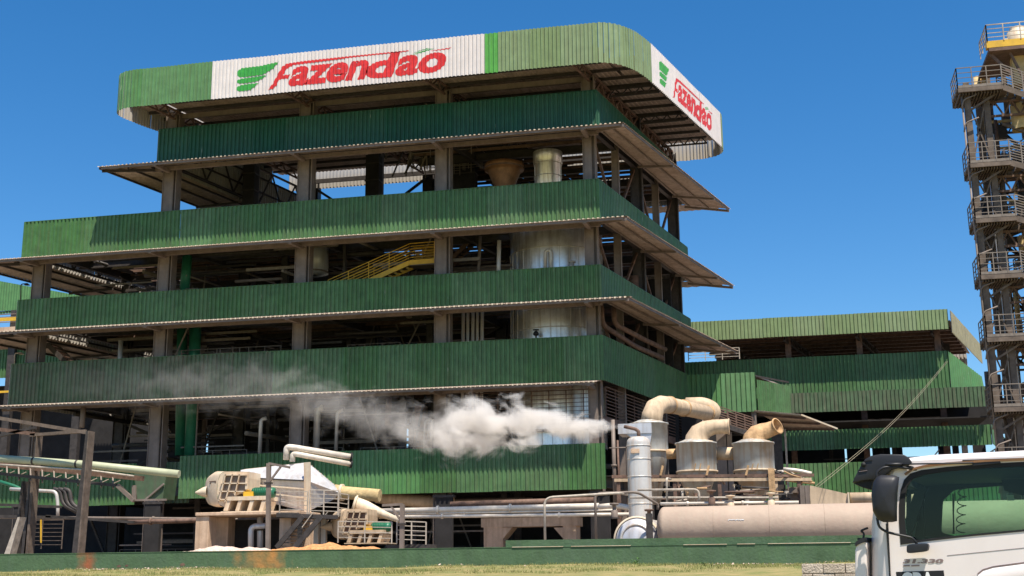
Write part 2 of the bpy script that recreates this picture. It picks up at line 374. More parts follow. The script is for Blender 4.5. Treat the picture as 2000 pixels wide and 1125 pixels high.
# short dry grass along the bank
mb = MB(); rg = random.Random(3)
for i in range(26000):
    x = rg.uniform(-36, 4); y = rg.uniform(43.5, 49.9)
    if rg.random() < 0.3 and sin(x * 0.8) + sin(x * 0.31 + 2) < 0: continue
    z = prof_z(y) + 0.05 * sin(x * 0.37 + y) + 0.035 * sin(x * 1.13 + 2 * y) - 0.04; h = rg.uniform(0.05, 0.15); a = rg.uniform(0, pi); l = rg.uniform(-0.06, 0.06)
    dx, dy = cos(a) * 0.018, sin(a) * 0.018
    mb.face([(x - dx, y - dy, z), (x + dx, y + dy, z), (x + l, y + l * 0.5, z + h)])
tag(mb.build('grass', 'blade'), 'short dry yellow green grass along the foot of the green wall', 'grass', kind='stuff')
# bare dusty strip and scattered stones at the wall foot
mb = MB()
for i in range(420):
    x = rg.choice([rg.uniform(-36, 3), rg.uniform(-4, 2), rg.uniform(-30, -22)]); y = rg.uniform(48.3, 49.9); r = rg.uniform(.02, .07)
    z = prof_z(y) + 0.05 * sin(x * 0.37 + y) + 0.035 * sin(x * 1.13 + 2 * y)
    v = [Vector((x + rg.uniform(-r, r), y + rg.uniform(-r, r), z + rg.uniform(0, r * 1.2))) for _ in range(3)] + [Vector((x, y, z + r))]
    mb.add(v, [(0, 1, 2), (0, 1, 3), (1, 2, 3), (2, 0, 3)])
tag(mb.build('pebbles', 'gravel'), 'pale pebbles and rubble scattered along the foot of the green wall', 'pebbles', kind='stuff')
# low weeds at the wall foot
for (px, s) in ((1243, 0.42), (1060, 0.16), (1375, 0.16)):
    mb = MB(); c = at(px, 1113, 49.3); c.z = 1.86
    for i in range(int(190 * s) + 20):
        a = rg.uniform(0, 2 * pi); r = rg.uniform(0, s); h = rg.uniform(0.02, s * 0.85) * (1 - 0.5 * r / s)
        p = c + Vector((cos(a) * r, sin(a) * r * 0.5, h)); d = Vector((cos(a), sin(a), rg.uniform(-0.2, 0.8))).normalized() * rg.uniform(0.05, 0.10)
        t = d.cross(Vector((0, 0, 1))).normalized() * 0.03
        mb.face([p, p + d * 0.5 + t, p + d, p + d * 0.5 - t])
        if i % 4 == 0: mb.bar(c, p, 0.008)
    o = mb.build('weed', 'leaf')
    tag(o, {1243: 'largest leafy green weed at the wall foot below the slim silver tank', 1060: 'small weed tuft at the wall foot below the tall pale handrail pipe', 1375: 'small weed tuft at the wall foot below the pinkish horizontal tank'}[px], 'weed')

# ------------------------------------------------------------------ retaining wall
rw = thing('retaining_wall', 'long low dark green rendered retaining wall with rust runs in front of the plant', 'wall', (-15, 50, 1.9))
mb = MB(); mb.box(-75, 40, 50.0, 50.25, 1.2, 2.66); mb.build('wall_face', 'wall', rw)
mb = MB(); mb.box(-11.25, 40, 50.10, 50.35, 2.45, 2.955); mb.build('upper_course', 'wall', rw)
mb = MB(); mb.box(-75, 40, 49.985, 50.099, 2.662, 2.69); mb.build('coping', 'wall', rw)
for x0_, x1_ in ((1000, 1100), (1115, 1232), (1335, 1420), (1440, 1475), (1500, 1662)):
    a = at(x0_, 1067, 49.97); b = at(x1_, 1067, 49.97); mb = MB(); mb.box(a.x, b.x, 49.965, 49.984, 2.672, 2.694); mb.build('bare_edge', 'cream', rw)
for x0_, y0_, ws_ in ((232, 1106, 10), (247, 1105, 8), (356, 1103, 12)):
    a = at(x0_, y0_, 49.99); r_ = sz(ws_ / 2, 50); mb = MB(); mb.face([(a.x + cos(t * .7) * r_ * (1 + .3 * sin(t * 2.3)), 49.995, a.z + sin(t * .7) * r_ * .5 * (1 + .3 * cos(t * 3.1))) for t in range(9)]); mb.build('paint_smudge', 'rust', rw)

# ------------------------------------------------------------------ the factory building
fb = thing('factory_building', 'five storey open sided mill building with green corrugated bands and white lettered fascia', 'factory', K(-31, 84, 2.5))
YB = 93.5
LV = [  # x left, x right, band bottom (inner), band top, canopy outer z, canopy inner z, canopy, material
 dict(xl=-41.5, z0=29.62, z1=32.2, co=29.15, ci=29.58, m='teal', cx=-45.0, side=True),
 dict(xl=-51.5, z0=23.48, z1=26.15, co=23.03, ci=23.44, m='green', cx=-55.2, side=True),
 dict(xl=-51.5, z0=18.36, z1=20.5, co=17.95, ci=18.32, m='green', cx=-55.2, side=True),
 dict(xl=-51.6, z0=13.2, z1=16.0, co=12.86, ci=13.15, m='green', cx=-55.2, side=False),
]
XR = -10.62
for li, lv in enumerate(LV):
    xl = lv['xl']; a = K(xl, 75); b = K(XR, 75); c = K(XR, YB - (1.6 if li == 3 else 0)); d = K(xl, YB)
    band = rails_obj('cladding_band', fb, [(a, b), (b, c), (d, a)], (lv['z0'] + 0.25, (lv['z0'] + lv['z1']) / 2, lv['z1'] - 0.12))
    if li == 3: mf = lambda t: 'murky' if t < 0.42 else 'green'  # browner left sheets have the drifting haze put into their colour
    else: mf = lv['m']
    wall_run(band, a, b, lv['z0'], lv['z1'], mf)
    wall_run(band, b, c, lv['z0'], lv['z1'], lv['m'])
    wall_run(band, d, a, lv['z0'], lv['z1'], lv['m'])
    # corner flashings
    mb = MB(); mb.box(b.x - 0.05, b.x + 0.07, b.y - 0.075, b.y + 0.05, lv['z0'], lv['z1'] + 0.02); mb.build('corner_flashing', lv['m'], band)
    mb = MB()   # cap flashing on the top edge
    mb.bar(a + Vector((0, -0.02, lv['z1'] + 0.02)), b + Vector((0, -0.02, lv['z1'] + 0.02)), 0.12, 0.03)
    mb.bar(b + Vector((0, 0, lv['z1'] + 0.02)), c + Vector((0, 0, lv['z1'] + 0.02)), 0.12, 0.03)
    mb.build('cap_flashing', lv['m'], band)
# rear bands, joined: only their inner faces show between the storeys
mb = MB()
def joined_run(mb, p, q, z0, z1, pitch=0.3, depth=0.055):
    p = Vector((p[0], p[1], 0)); q = Vector((q[0], q[1], 0)); L = (q - p).length; n = round(L / pitch); d = (q - p).normalized(); o = Vector((d.y, -d.x, 0))
    pts = []
    for i in range(n):
        for (u, h) in PROF[:-1]: pts.append(p + d * L * (i + u) / n + o * depth * h)
    pts.append(q + o * depth)
    vs = []
    for v in pts: vs += [v + Vector((0, 0, z0)), v + Vector((0, 0, z1))]
    mb.add(vs, [(2 * i, 2 * i + 2, 2 * i + 3, 2 * i + 1) for i in range(len(pts) - 1)])
for lv in LV: joined_run(mb, K(XR, YB), K(lv['xl'], YB), lv['z0'], lv['z1'])
o = mb.build('rear_cladding', 'green', fb); o['kind'] = 'stuff'
# level five band, low on the front
b5 = rails_obj('cladding_band', fb, [(K(-38.6, 75), K(XR, 75)), (K(-62, 75.4), K(-42.0, 75.4))], (6.8, 9.2))
def m5(t):
    return 'green' if t < 0.3 or t > 0.86 else ('olive' if t < 0.52 else 'green')
wall_run(b5, K(-38.6, 75), K(XR + 0.05, 75), 6.58, 9.35, m5)
wall_run(b5, K(-62, 75.4), K(-42.0, 75.4), 6.3, 9.0, 'green')
wall_run(b5, K(-41.9, 76.2), K(-38.7, 76.2), 6.4, 9.1, 'murky')

# canopies: corrugated sheets on brackets and purlins
for li, lv in enumerate(LV):
    zo, zi = lv['co'], lv['ci']; D = 1.8
    frame = MB()
    lx = max(lv['cx'], -58); n = round((-8.69 - lx) / 2.4)
    fr_l = Vector((lx, 75 - D, zo)); fr_r = Vector((-8.66 if lv['side'] else -10.72, 75 - D, zo))
    # edge and wall purlins
    for t, zz in ((0.06, zo + 0.0), (0.55, zo + (zi - zo) * 0.55)):
        y = 75 - D + D * t; frame.bar((fr_l.x + 0.2, y, zz - 0.09), (fr_r.x - 0.2, y, zz - 0.09), 0.07, 0.12)
    frame.bar((lx + 3, 75.25, zi - 0.2), (fr_r.x - 1.9, 75.25, zi - 0.2), 0.2, 0.28)
    can = frame.build('canopy', 'steel', fb)
    W_ = fr_r.x - fr_l.x; ns = round(W_ / 2.4); wd = W_ / ns
    for i in range(ns):
        me = sheet_mesh(wd, round(wd / 0.3), (0, -D, zo - zi), 0.05, 'galv', glint_lip=0.05 if li < 2 else 0.085, nrm=(0, 0, 1))
        place_mesh('roof_sheet', me, can, (fr_l.x + wd * i, 75, zi), 0)
    # brackets at the columns
    for cx in (-50.3, -40.7, -30.7, -21.0, -11.2):
        if cx < lv['xl'] + 0.2: continue
        br = MB()
        br.bar((cx - 0.1, 75.5, zi - 0.36), (cx - 0.1, 75 - D + 0.1, zo - 0.12), 0.26, 0.2)
        br.build('bracket', 'steel', can)
    if lv['side']:
        # side canopy: between wall line and an outer line that splays a little
        i0 = K(XR, 75, zi); i1 = K(XR, YB, zi); o0 = Vector((-8.66, 75 - D, zo)); o1 = Vector((-3.0, 94.1, zo))
        ln = (o1 - o0).length; ns = round(ln / 2.4)
        sm_ = MB()
        def quadpt(s, t): return (i0.lerp(i1, s)).lerp(o0.lerp(o1, s), t)
        for i in range(ns):
            sh = MB(); k = 8; vs = []
            for j in range(k):
                for (u, h) in PROF[:-1]:
                    s_ = (i + (j + u) / k) / ns
                    for t in (0, 1): vs.append(quadpt(s_, t) + Vector((0, 0, 0.045 * h)))
            s_ = (i + 1) / ns
            for t in (0, 1): vs.append(quadpt(s_, t) + Vector((0, 0, 0.045)))
            m_ = len(vs) // 2
            sh.add(vs, [(2 * q, 2 * q + 1, 2 * q + 3, 2 * q + 2) for q in range(m_ - 1)])
            sh.build('roof_sheet', 'galv', can)
        # front hip wedge between front and side runs
        fm = MB()
        for t in (0.1, 0.52, 0.96): fm.bar(quadpt(0, t) + Vector((0, 0, -0.09)), quadpt(1, t) + Vector((0, 0, -0.09)), 0.07, 0.13)
        for s_ in (0.0, 0.42, 0.83, 0.995): fm.bar(quadpt(s_, 0) + Vector((0, 0, -0.2)), quadpt(s_, 0.98) + Vector((0, 0, -0.18)), 0.12, 0.16)
        fm.build('side_purlins', 'steel', can)
        # short rear run
        rr = MB(); vs = []
        A, B = i1, K(lv['xl'], YB, zi)
        n_ = 130
        for j in range(n_ + 1):
            p = Vector((o1.x - 1.0, YB, zi)).lerp(B, j / n_); h = 0.045 * (j % 2)
            vs += [p + Vector((0, 0.02, h)), p + Vector((0.1, 0.8, h - 0.3))]
        rr.add(vs, [(2 * q, 2 * q + 1, 2 * q + 3, 2 * q + 2) for q in range(n_)]); rr.build('rear_roof_sheets', 'galv', can)['kind'] = 'stuff'
        # left side canopy
        j0 = K(lv['xl'], 75, zi); j1 = K(lv['xl'], YB, zi); q0 = Vector((lv['cx'], 75 - D, zo)); q1 = K(lv['cx'] + 0.8, YB + 0.4, zo)
        ns = 8
        for i in range(ns):
            sh = MB(); k = 8; vs = []
            for j in range(k):
                for (u, h) in PROF[:-1]:
                    s_ = (i + (j + u) / k) / ns
                    vs += [j0.lerp(j1, s_) + Vector((0, 0, 0.05 * h)), q0.lerp(q1, s_) + Vector((0, 0, 0.05 * h))]
            s_ = (i + 1) / ns; vs += [j0.lerp(j1, s_) + Vector((0, 0, 0.05)), q0.lerp(q1, s_) + Vector((0, 0, 0.05))]
            m_ = len(vs) // 2
            sh.add(vs, [(2 * q, 2 * q + 2, 2 * q + 3, 2 * q + 1) for q in range(m_ - 1)])
            sh.build('roof_sheet', 'galv', can)
        fm = MB()
        for t in (0.1, 0.5, 0.97): fm.bar(j0.lerp(q0, t) + Vector((0, 0, -0.09)), j1.lerp(q1, t) + Vector((0, 0, -0.09)), 0.08, 0.14)
        for s_ in (0.02, 0.48, 0.98): fm.bar(j0.lerp(j1, s_) + Vector((0, 0, -0.22)), q0.lerp(q1, s_) + Vector((0, 0, -0.16)), 0.12, 0.18)
        fm.build('side_purlins', 'dsteel', can)

# columns: H sections
ROWS = (75.75, 84.2, 92.4)
CX = (-50.3, -40.7, -30.7, -21.0, -11.2)
for ri, y in enumerate(ROWS):
    for cx in CX:
        x = K(cx, y).x if ri else cx
        top = 33.4 if cx > -45 else 23.4
        mb = MB(); wd = 1.0 if cx < -11.5 else 0.8
        mb.box(x - wd / 2, x + wd / 2 - 0.28, y - 0.30, y + 0.30, 2.5, top)
        mb.box(x + wd / 2 - 0.28, x + wd / 2 - 0.24, y - 0.28, y + 0.28, 2.5, top)
        mb.box(x + wd / 2 - 0.24, x + wd / 2 - 0.06, y - 0.08, y + 0.08, 2.5, top)
        mb.box(x + wd / 2 - 0.06, x + wd / 2, y - 0.38, y + 0.38, 2.5, top)
        mb.box(x - wd / 2 - 0.04, x - wd / 2, y - 0.38, y + 0.38, 2.5, top)
        mb.build('column', 'steel' if ri == 0 else 'dsteel', fb)  # inner rows get darker steel, painting in the interior shade
for y in (79.9, 88.2):   # right side intermediate columns
    x = K(-11.2, y).x; mb = MB(); mb.box(x - 0.25, x + 0.2, y - 0.2, y + 0.2, 2.5, 33); mb.box(x + 0.2, x + 0.24, y - 0.28, y + 0.28, 2.5, 33); mb.build('column', 'steel', fb)
# floors: beams, joists and decks with gaps
def floor(z, xl, xr, gaps=0.15, y0=75.9, y1=92.8, seed=0, open_x=None):
    rg = random.Random(seed); mb = MB(); x = xl + 0.6
    while x < xr - 1.4:
        wv = rg.uniform(1.0, 2.2)
        if not (open_x and open_x[0] < x < open_x[1]):
            y = y0
            while y < y1 - 1:
                ln = rg.uniform(2.2, 4.5); ln = min(ln, y1 - y)
                if rg.random() > gaps:
                    a = K(x, y); b = K(x + wv - 0.10, y); c = K(x + wv - 0.10, y + ln - 0.12); d = K(x, y + ln - 0.12)
                    mb.hexa([(p.x, p.y, z) for p in (a, b, c, d)] + [(p.x, p.y, z + 0.05) for p in (a, b, c, d)])
                y += ln
        x += wv
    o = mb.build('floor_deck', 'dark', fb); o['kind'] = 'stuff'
    for y in (75.75, 79.9, 84.2, 88.2, 92.4):
        b = MB(); b.hbeam(K(xl + 0.4, y, z - 0.3), K(xr - 0.5, y, z - 0.3), 0.28, 0.55); b.build('floor_beam', 'dsteel', fb)
    for cx in CX:
        if cx < xl: continue
        b = MB(); b.hbeam(K(cx, 76.2, z - 0.34), K(cx, 92.2, z - 0.34), 0.3, 0.6); b.build('floor_beam', 'dsteel', fb)
    b = MB(); y = 76.8
    while y < 92:
        b.bar(K(xl + 0.6, y, z - 0.1), K(xr - 0.7, y, z - 0.1), 0.1, 0.2); y += 1.05
    x = xl + 2
    o = b.build('floor_joists', 'rust', fb); o['kind'] = 'stuff'
floor(24.4, -51.5, XR, 0.16, seed=1, open_x=(-20.5, -11))
floor(19.3, -51.5, XR, 0.16, seed=2, open_x=(-20.5, -11))
floor(14.1, -51.5, XR, 0.10, seed=3, open_x=(-20.5, -11))
floor(7.4, -51.5, XR, 0.04, seed=4)
floor(30.3, -25.5, XR, 0.1, seed=5, open_x=(-17, -12))
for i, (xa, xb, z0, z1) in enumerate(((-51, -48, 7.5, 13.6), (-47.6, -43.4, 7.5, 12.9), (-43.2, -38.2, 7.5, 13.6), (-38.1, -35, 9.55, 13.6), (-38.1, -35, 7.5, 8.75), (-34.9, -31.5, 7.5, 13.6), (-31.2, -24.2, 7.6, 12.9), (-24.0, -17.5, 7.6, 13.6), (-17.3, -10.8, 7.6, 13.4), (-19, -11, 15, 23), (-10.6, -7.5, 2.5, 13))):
    b = MB(); p = K(xa, 90.4); q = K(xb, 90.4); b.box(p.x, q.x, 90.2, 90.5, z0, z1); b.build('shade_screen', 'dark', fb)  # added dark panels that shut out sky and keep the storeys shaded
# front edge beams and cross bracing
mb = MB()
for (z, xl) in ((33.3, -41), (26.9, -51), (21.0, -51), (16.6, -51)):
    pass
for (xa, xb, za, zb, yy) in [(-40.7, -30.7, 26, 33, 92.0), (-30.7, -21, 26, 33, 92.0), (-21, -11.2, 26, 33, 92.0), (-50.3, -40.7, 20, 23.3, 91.8), (-30.7, -21, 15, 18.6, 83.6),
                             (-30.7, -21, 9, 13, 83.6), (-50.3, -40.7, 9, 13, 84), (-21, -11.2, 9, 13, 92), (-40.7, -30.7, 20, 23.6, 92), (-30.7, -21, 20, 23.6, 92)]:
    for (p, q) in ((K(xa, yy, za), K(xb, yy, zb)), (K(xa, yy, zb), K(xb, yy, za))):
        b = MB(); b.bar(p, q, 0.16, 0.2); b.build('brace', 'dsteel', fb)
    b = MB(); m_ = K((xa + xb) / 2, yy - 0.12, (za + zb) / 2); b.box(m_.x - 0.45, m_.x + 0.45, m_.y - 0.02, m_.y + 0.02, m_.z - 0.3, m_.z + 0.3); b.build('gusset_plate', 'dsteel', fb)
# lattice bracing along the left wall of the upper and second storeys, and the right wall
def lattice(p, q, h, n, w_=0.1, m='dsteel', name='truss', parent=None):
    b = MB(); p = Vector(p); q = Vector(q); H = Vector((0, 0, h))
    b.bar(p, q, w_ * 1.4); b.bar(p + H, q + H, w_ * 1.4)
    for i in range(n):
        a = p.lerp(q, i / n); c = p.lerp(q, (i + 1) / n); mdl = (a + c) / 2
        b.bar(a, mdl + H, w_); b.bar(mdl + H, c, w_)
    return b.build(name, m, parent or fb)
lattice(K(-41.1, 76.5, 29.8), K(-41.1, 92, 29.8), 2.8, 5)
lattice(K(-50.9, 76.5, 23.6), K(-50.9, 92, 23.6), 2.4, 6)
for (a, c) in ((75.75, 84.2), (84.2, 92.4)):
    for (z0, z1) in ((26.2, 29.6), (20.6, 23.4), (16.1, 18.3)):
        mid = (a + c) / 2
        for (s, e) in ((a, mid), (c, mid)):
            b = MB(); b.bar(K(-11.3, s, z1 + 0.3), K(-11.3, e, z0 - 1.5), 0.16, 0.16); b.build('brace', 'rust', fb)
# walkway with railings inside the front, ground storey right side gallery
b = MB(); b.bar(K(-11.1, 75.8, 10.9), K(-11.1, 92, 10.9), 0.15, 0.5); railing(b, [K(-11.0, 76.4, 11.1), K(-11.0, 92, 11.1)], 1.9, 9, 1.7, 0.03); b.build('gallery_railing', 'rust', fb)
b = MB(); railing(b, [K(-20.5, 77.2, 10.6), K(-11.6, 77.2, 10.6)], 2.4, 9, 1.1, 0.025); b.build('gallery_railing', 'rust', fb)
b = MB(); b.bar((-20.5, 77.3, 10.5), (-11.6, 77.3, 10.5), 0.8, 0.12); b.build('gallery_floor', 'dsteel', fb)

# roof underside, trusses and purlins inside the fascia
def in_plan(x, y): return True
nS = 16
for i in range(nS):
    x0 = -43.2 + i * (36.0 / nS); wd = 36.0 / nS
    for (ya, yb) in ((72.2, 81.9), (81.9, 91.6)):
        sh = MB(); k = 7; vs = []
        for j in range(k):
            for (u, h) in PROF[:-1]:
                x = x0 + wd * (j + u) / k; ya_ = ya
                vs += [Vector((x + SK * (ya - 75), ya, 34.0 + 0.045 * h)), Vector((x + SK * (yb - 75), yb, 34.0 + 0.045 * h))]
        x = x0 + wd; vs += [Vector((x + SK * (ya - 75), ya, 34.045)), Vector((x + SK * (yb - 75), yb, 34.045))]
        if i in (0, 15) and ya < 75: vs = [Vector((v.x, max(v.y, 74.2), v.z)) for v in vs]
        sh.add(vs, [(2 * q, 2 * q + 2, 2 * q + 3, 2 * q + 1) for q in range(len(vs) // 2 - 1)])
        sh.build('roof_sheet', 'galv', fb)
y = 72.9
while y < 91.5:
    b = MB(); xr = -7.9 if y > 74.5 else -10; xl = -43 if y > 74.5 else -41
    b.bar((xl + SK * (y - 75), y, 33.86), (xr + SK * (y - 75), y, 33.86), 0.08, 0.2); b.build('purlin', 'dsteel', fb); y += 1.45
for cx in (-40.7, -30.7, -21.0, -11.2):
    lattice(Vector((K(cx, 72.4).x, 72.4, 33.1)), Vector((K(cx, 91.3).x, 91.3, 33.1)), 0.62, 14, 0.09, 'rust')
for yy in (72.9, 75.75, 84.2, 92.0):
    b = MB(); b.bar(K(-41 if yy > 73 else -39.5, yy, 33.35), K(-10.9, yy, 33.35), 0.16, 0.34); b.build('edge_beam', 'steel' if yy == 75.75 else 'dsteel', fb)
lattice(K(-11.0, 76, 32.6), K(-11.0, 92, 32.6), 0.9, 9, 0.12, 'rust')
for yy in (78.5, 84.2, 89.5): lattice(K(-11.0, yy, 33.1), K(-7.6, yy, 33.1), 0.5, 4, 0.08, 'dsteel')

# ------------------------------------------------------------------ fascia with the painted name
fz0, fz1 = 32.8, 35.52
FL = Vector((-42.2, 72.0)); 
fas = rails_obj('fascia_sign', fb, [((-41.8, 72), (-10.2, 72)), ((-7.12, 75.9), (-3.35, 89.7))], (32.95, 34.0, 35.3), 0.12)
def arc_pts(p0, c, p1, n):
    return [Vector(p0) * (1 - t) ** 2 + Vector(c) * 2 * t * (1 - t) + Vector(p1) * t * t for t in [i / n for i in range(n + 1)]]
wall_run(fas, (-41.3, 72), (-36.15, 72), fz0, fz1, 'olive', pitch=0.27)
WX0, WX1 = -36.15, -17.28
wall_run(fas, (WX0, 72), (WX1, 72), fz0, fz1, 'white', sheet=2.36, pitch=0.27)
wall_run(fas, (WX1, 72), (-16.4, 72), fz0, fz1, 'bright', sheet=0.88, pitch=0.27)
wall_run(fas, (-16.4, 72), (-10.3, 72), fz0, fz1, 'faded', sheet=2.05, pitch=0.27)
ca = arc_pts((-10.3, 72), (-8.25, 71.95), (-7.12, 75.9), 12)
for a, b in zip(ca[:-1], ca[1:]): wall_run(fas, a, b, fz0, fz1, 'faded', sheet=1.0, pitch=0.27)
R0, R1 = Vector((-7.12, 75.9)), Vector((-3.35, 89.7))
wall_run(fas, R0, R1, fz0, fz1, 'white', sheet=2.38, pitch=0.27)
cb = arc_pts((-3.35, 89.7), (-2.75, 92.4), (-6.4, 92.3), 12)
for a, b in zip(cb[:-1], cb[1:]): wall_run(fas, a, b, fz0, fz1, 'faded', sheet=1.0, pitch=0.27)
cc = [Vector(p) for p in ((-42.2, 77.5), (-42.75, 76.1), (-43.2, 74.9), (-43.55, 73.8), (-43.6, 73.2), (-43.45, 72.75), (-43.15, 72.4), (-42.7, 72.15), (-42.1, 72.02), (-41.3, 72))]
for i, (a, b) in enumerate(zip(cc[:-1], cc[1:])): wall_run(fas, a, b, fz0, fz1, 'olive', sheet=1.0, pitch=0.27)
wall_run(fas, (-39.4, 90), (-42.2, 77.5), fz0, fz1, 'olive', pitch=0.27)
mb = MB(); joined_run(mb, (-6.4, 92.3), (-39, 92.3), fz0, fz1); mb.build('rear_fascia_cladding', 'white', fas)['kind'] = 'stuff'

# the painted logo, laid on the corrugation
def text_polys(txt, bold=0.02, shear=0.0, size=1.0):
    cu = bpy.data.curves.new('t', 'FONT'); cu.body = txt; cu.size = size; cu.offset = bold; cu.shear = shear; cu.resolution_u = 4
    ob = bpy.data.objects.new('t', cu); COL.objects.link(ob)
    dg = bpy.context.evaluated_depsgraph_get(); me = bpy.data.meshes.new_from_object(ob.evaluated_get(dg))
    bpy.data.objects.remove(ob); 
    V = [v.co.copy() for v in me.vertices]; F = [tuple(p.vertices) for p in me.polygons]; bpy.data.meshes.remove(me)
    return V, F
def fit(V, x0, x1, y0, y1, shear=0.0):
    a = min(v.x for v in V); b = max(v.x for v in V); c = min(v.y for v in V); d = max(v.y for v in V)
    out = []
    for v in V:
        ty = (v.y - c) / (d - c); out.append(Vector((x0 + (v.x - a) / (b - a) * (x1 - x0) + shear * ty, y0 + ty * (y1 - y0), 0)))
    return out
def drape(name, VF, origin, dirv, pitch, depth, m, parent, off=0.026):
    """VF lists of (verts(s,z), faces); lay them on a corrugated face starting at origin, running along dirv"""
    bm = bmesh.new()
    for V, F in VF:
        vs = [bm.verts.new((v.x, v.y, 0)) for v in V]
        for f in F:
            try: bm.faces.new([vs[i] for i in f])
            except ValueError: pass
    smin = min(v.co.x for v in bm.verts); smax = max(v.co.x for v in bm.verts)
    i = math.floor(smin / pitch)
    while i * pitch < smax:
        for (u, _) in PROF[:-1]:
            s = (i + u) * pitch
            if smin < s < smax: bmesh.ops.bisect_plane(bm, geom=bm.verts[:] + bm.edges[:] + bm.faces[:], dist=1e-6, plane_co=(s, 0, 0), plane_no=(1, 0, 0))
        i += 1
    d = Vector((dirv[0], dirv[1], 0)).normalized(); o = Vector((d.y, -d.x, 0)); og = Vector((origin[0], origin[1], 0))
    mb = MB(); bm.verts.index_update()
    vs = []
    for v in bm.verts:
        s, z = v.co.x, v.co.y; vs.append(og + d * s + o * (depth * prof_at(s / pitch) + off) + Vector((0, 0, z)))
    bm.verts.ensure_lookup_table()
    mb.add(vs, [tuple(x.index for x in f.verts) for f in bm.faces])
    bm.free(); return mb.build(name, m, parent)
def poly(pts): return [Vector((a, b, 0)) for a, b in pts], [tuple(range(len(pts)))]
def logo(origin, dirv, L, pitch, right=False):
    """design space: x 0..1 across the white field, y metres above the fascia foot; traced proportions"""
    X = lambda t: t * L
    H = 2.72
    # wings, three stripes rounded at left, pointed at right
    def wing(xa, xb, yb, yt, ytip):
        n = 7; P = []
        for i in range(n + 1):
            a = -pi / 2 - (pi / 2) * i / n; P.append((X(xa + 0.016 + 0.018 * cos(a) * 1.0), yb + (yt - yb) * 0.45 * (1 + sin(a))))
        for i in range(1, n + 1):
            a = pi - (pi / 2) * i / n; P.append((X(xa + 0.022 + 0.024 * cos(a)), yb + (yt - yb) * (0.45 + 0.55 * sin(a))))
        P += [(X(xa + (xb - xa) * 0.55), yt + 0.02), (X(xb * 0.97), ytip - 0.03), (X(xb), ytip), (X(xa + (xb - xa) * 0.86), yb + (yt - yb) * 0.62), (X(xa + (xb - xa) * 0.62), yb + 0.04)]
        return poly(P[::1])
    wx = 0.145 if right else 0.098
    ws = 0.12 if right else 0.155
    wv = [wing(wx, wx + ws, 1.36, 2.02, 2.22), wing(wx, wx + ws * 0.72, 0.91, 1.27, 1.37), wing(wx, wx + ws * 0.52, 0.36, 0.81, 0.86)]
    if right: wv = [poly([(X(.105), 1.42), (X(.105), 1.95), (X(.125), 2.12), (X(.235), 2.12), (X(.215), 1.75), (X(.195), 1.42)]), poly([(X(.105), .98), (X(.105), 1.22), (X(.120), 1.34), (X(.205), 1.36), (X(.195), 1.14), (X(.18), .96)]), poly([(X(.105), .45), (X(.105), .72), (X(.120), .86), (X(.19), .88), (X(.175), .62), (X(.165), .44)])]
    drape('logo_wings', wv, origin, dirv, pitch, 0.075, 'logo', fas)
    x0, x1 = (0.275, 0.86) if right else (0.215, 0.875)
    S = lambda t: X(x0 + (x1 - x0) * t)
    # F with the long top stroke
    F1 = poly([(S(0.0), 0.30), (S(0.03), 0.33), (S(0.045), 0.52), (S(0.065), 0.95), (S(0.115), 0.95), (S(0.125), 1.22), (S(0.082), 1.22), (S(0.105), 1.66), (S(0.14), 1.86), (S(0.45), 1.98), (S(0.78), 2.03), (S(0.78), 2.09), (S(0.45), 2.10), (S(0.20), 2.08), (S(0.105), 2.02), (S(0.078), 1.84), (S(0.052), 1.30), (S(0.03), 0.75), (S(0.012), 0.45)])
    polys = [F1]
    V, F = text_polys('azen', 0.038); polys.append((fit(V, S(0.108), S(0.54), 0.36, 1.74, 0.30 if right else 0.45), F))
    V, F = text_polys('d', 0.04); polys.append((fit(V, S(0.53), S(0.69), 0.36, 2.08, 0.38 if right else 0.60), F))
    V, F = text_polys('ao', 0.038); polys.append((fit(V, S(0.70), S(0.965), 0.36, 1.76, 0.30 if right else 0.45), F))
    polys.append(poly([(S(0.895), 1.92), (S(0.93), 1.88), (S(1.0), 1.90), (S(1.012), 1.99), (S(0.96), 1.95)]))
    drape('logo_lettering', polys, origin, dirv, pitch, 0.075, 'red', fas)
    # leaf over the a
    leaf = [poly([(S(0.79), 1.72), (S(0.83), 1.86), (S(0.88), 2.02), (S(0.925), 2.06), (S(0.89), 1.96), (S(0.85), 1.84)]), poly([(S(0.80), 1.86), (S(0.83), 1.96), (S(0.875), 2.10), (S(0.90), 2.10), (S(0.86), 2.02), (S(0.83), 1.92)])]
    drape('logo_leaf', leaf, origin, dirv, pitch, 0.075, 'logo', fas)
def run_pitch(L, sheet, pitch):
    n = max(1, round(L / sheet)); k = max(1, round(L / n / pitch)); return L / n / k
Lf = WX1 - WX0; logo((WX0, 72, 0), (1, 0), Lf, run_pitch(Lf, 2.36, 0.27))
Lr = (R1 - R0).length; logo((R0.x, R0.y, 0), (R1 - R0), Lr, run_pitch(Lr, 2.38, 0.27), True)
for o in list(fas.children):
    if o.name.startswith('logo'): o.location.z += fz0

# ------------------------------------------------------------------ plant inside the storeys
def cyl_thing(name, label, cat, px, Y, r, z0, z1, m, parts=(), group=None):
    c = at(px[0], px[1], Y); t = thing(name, label, cat, (c.x, Y, z0), group)
    mb = MB(); mb.lathe([(0, r), (z1 - z0, r)], (c.x, Y, z0)); mb.build('shell', m, t); return t, c
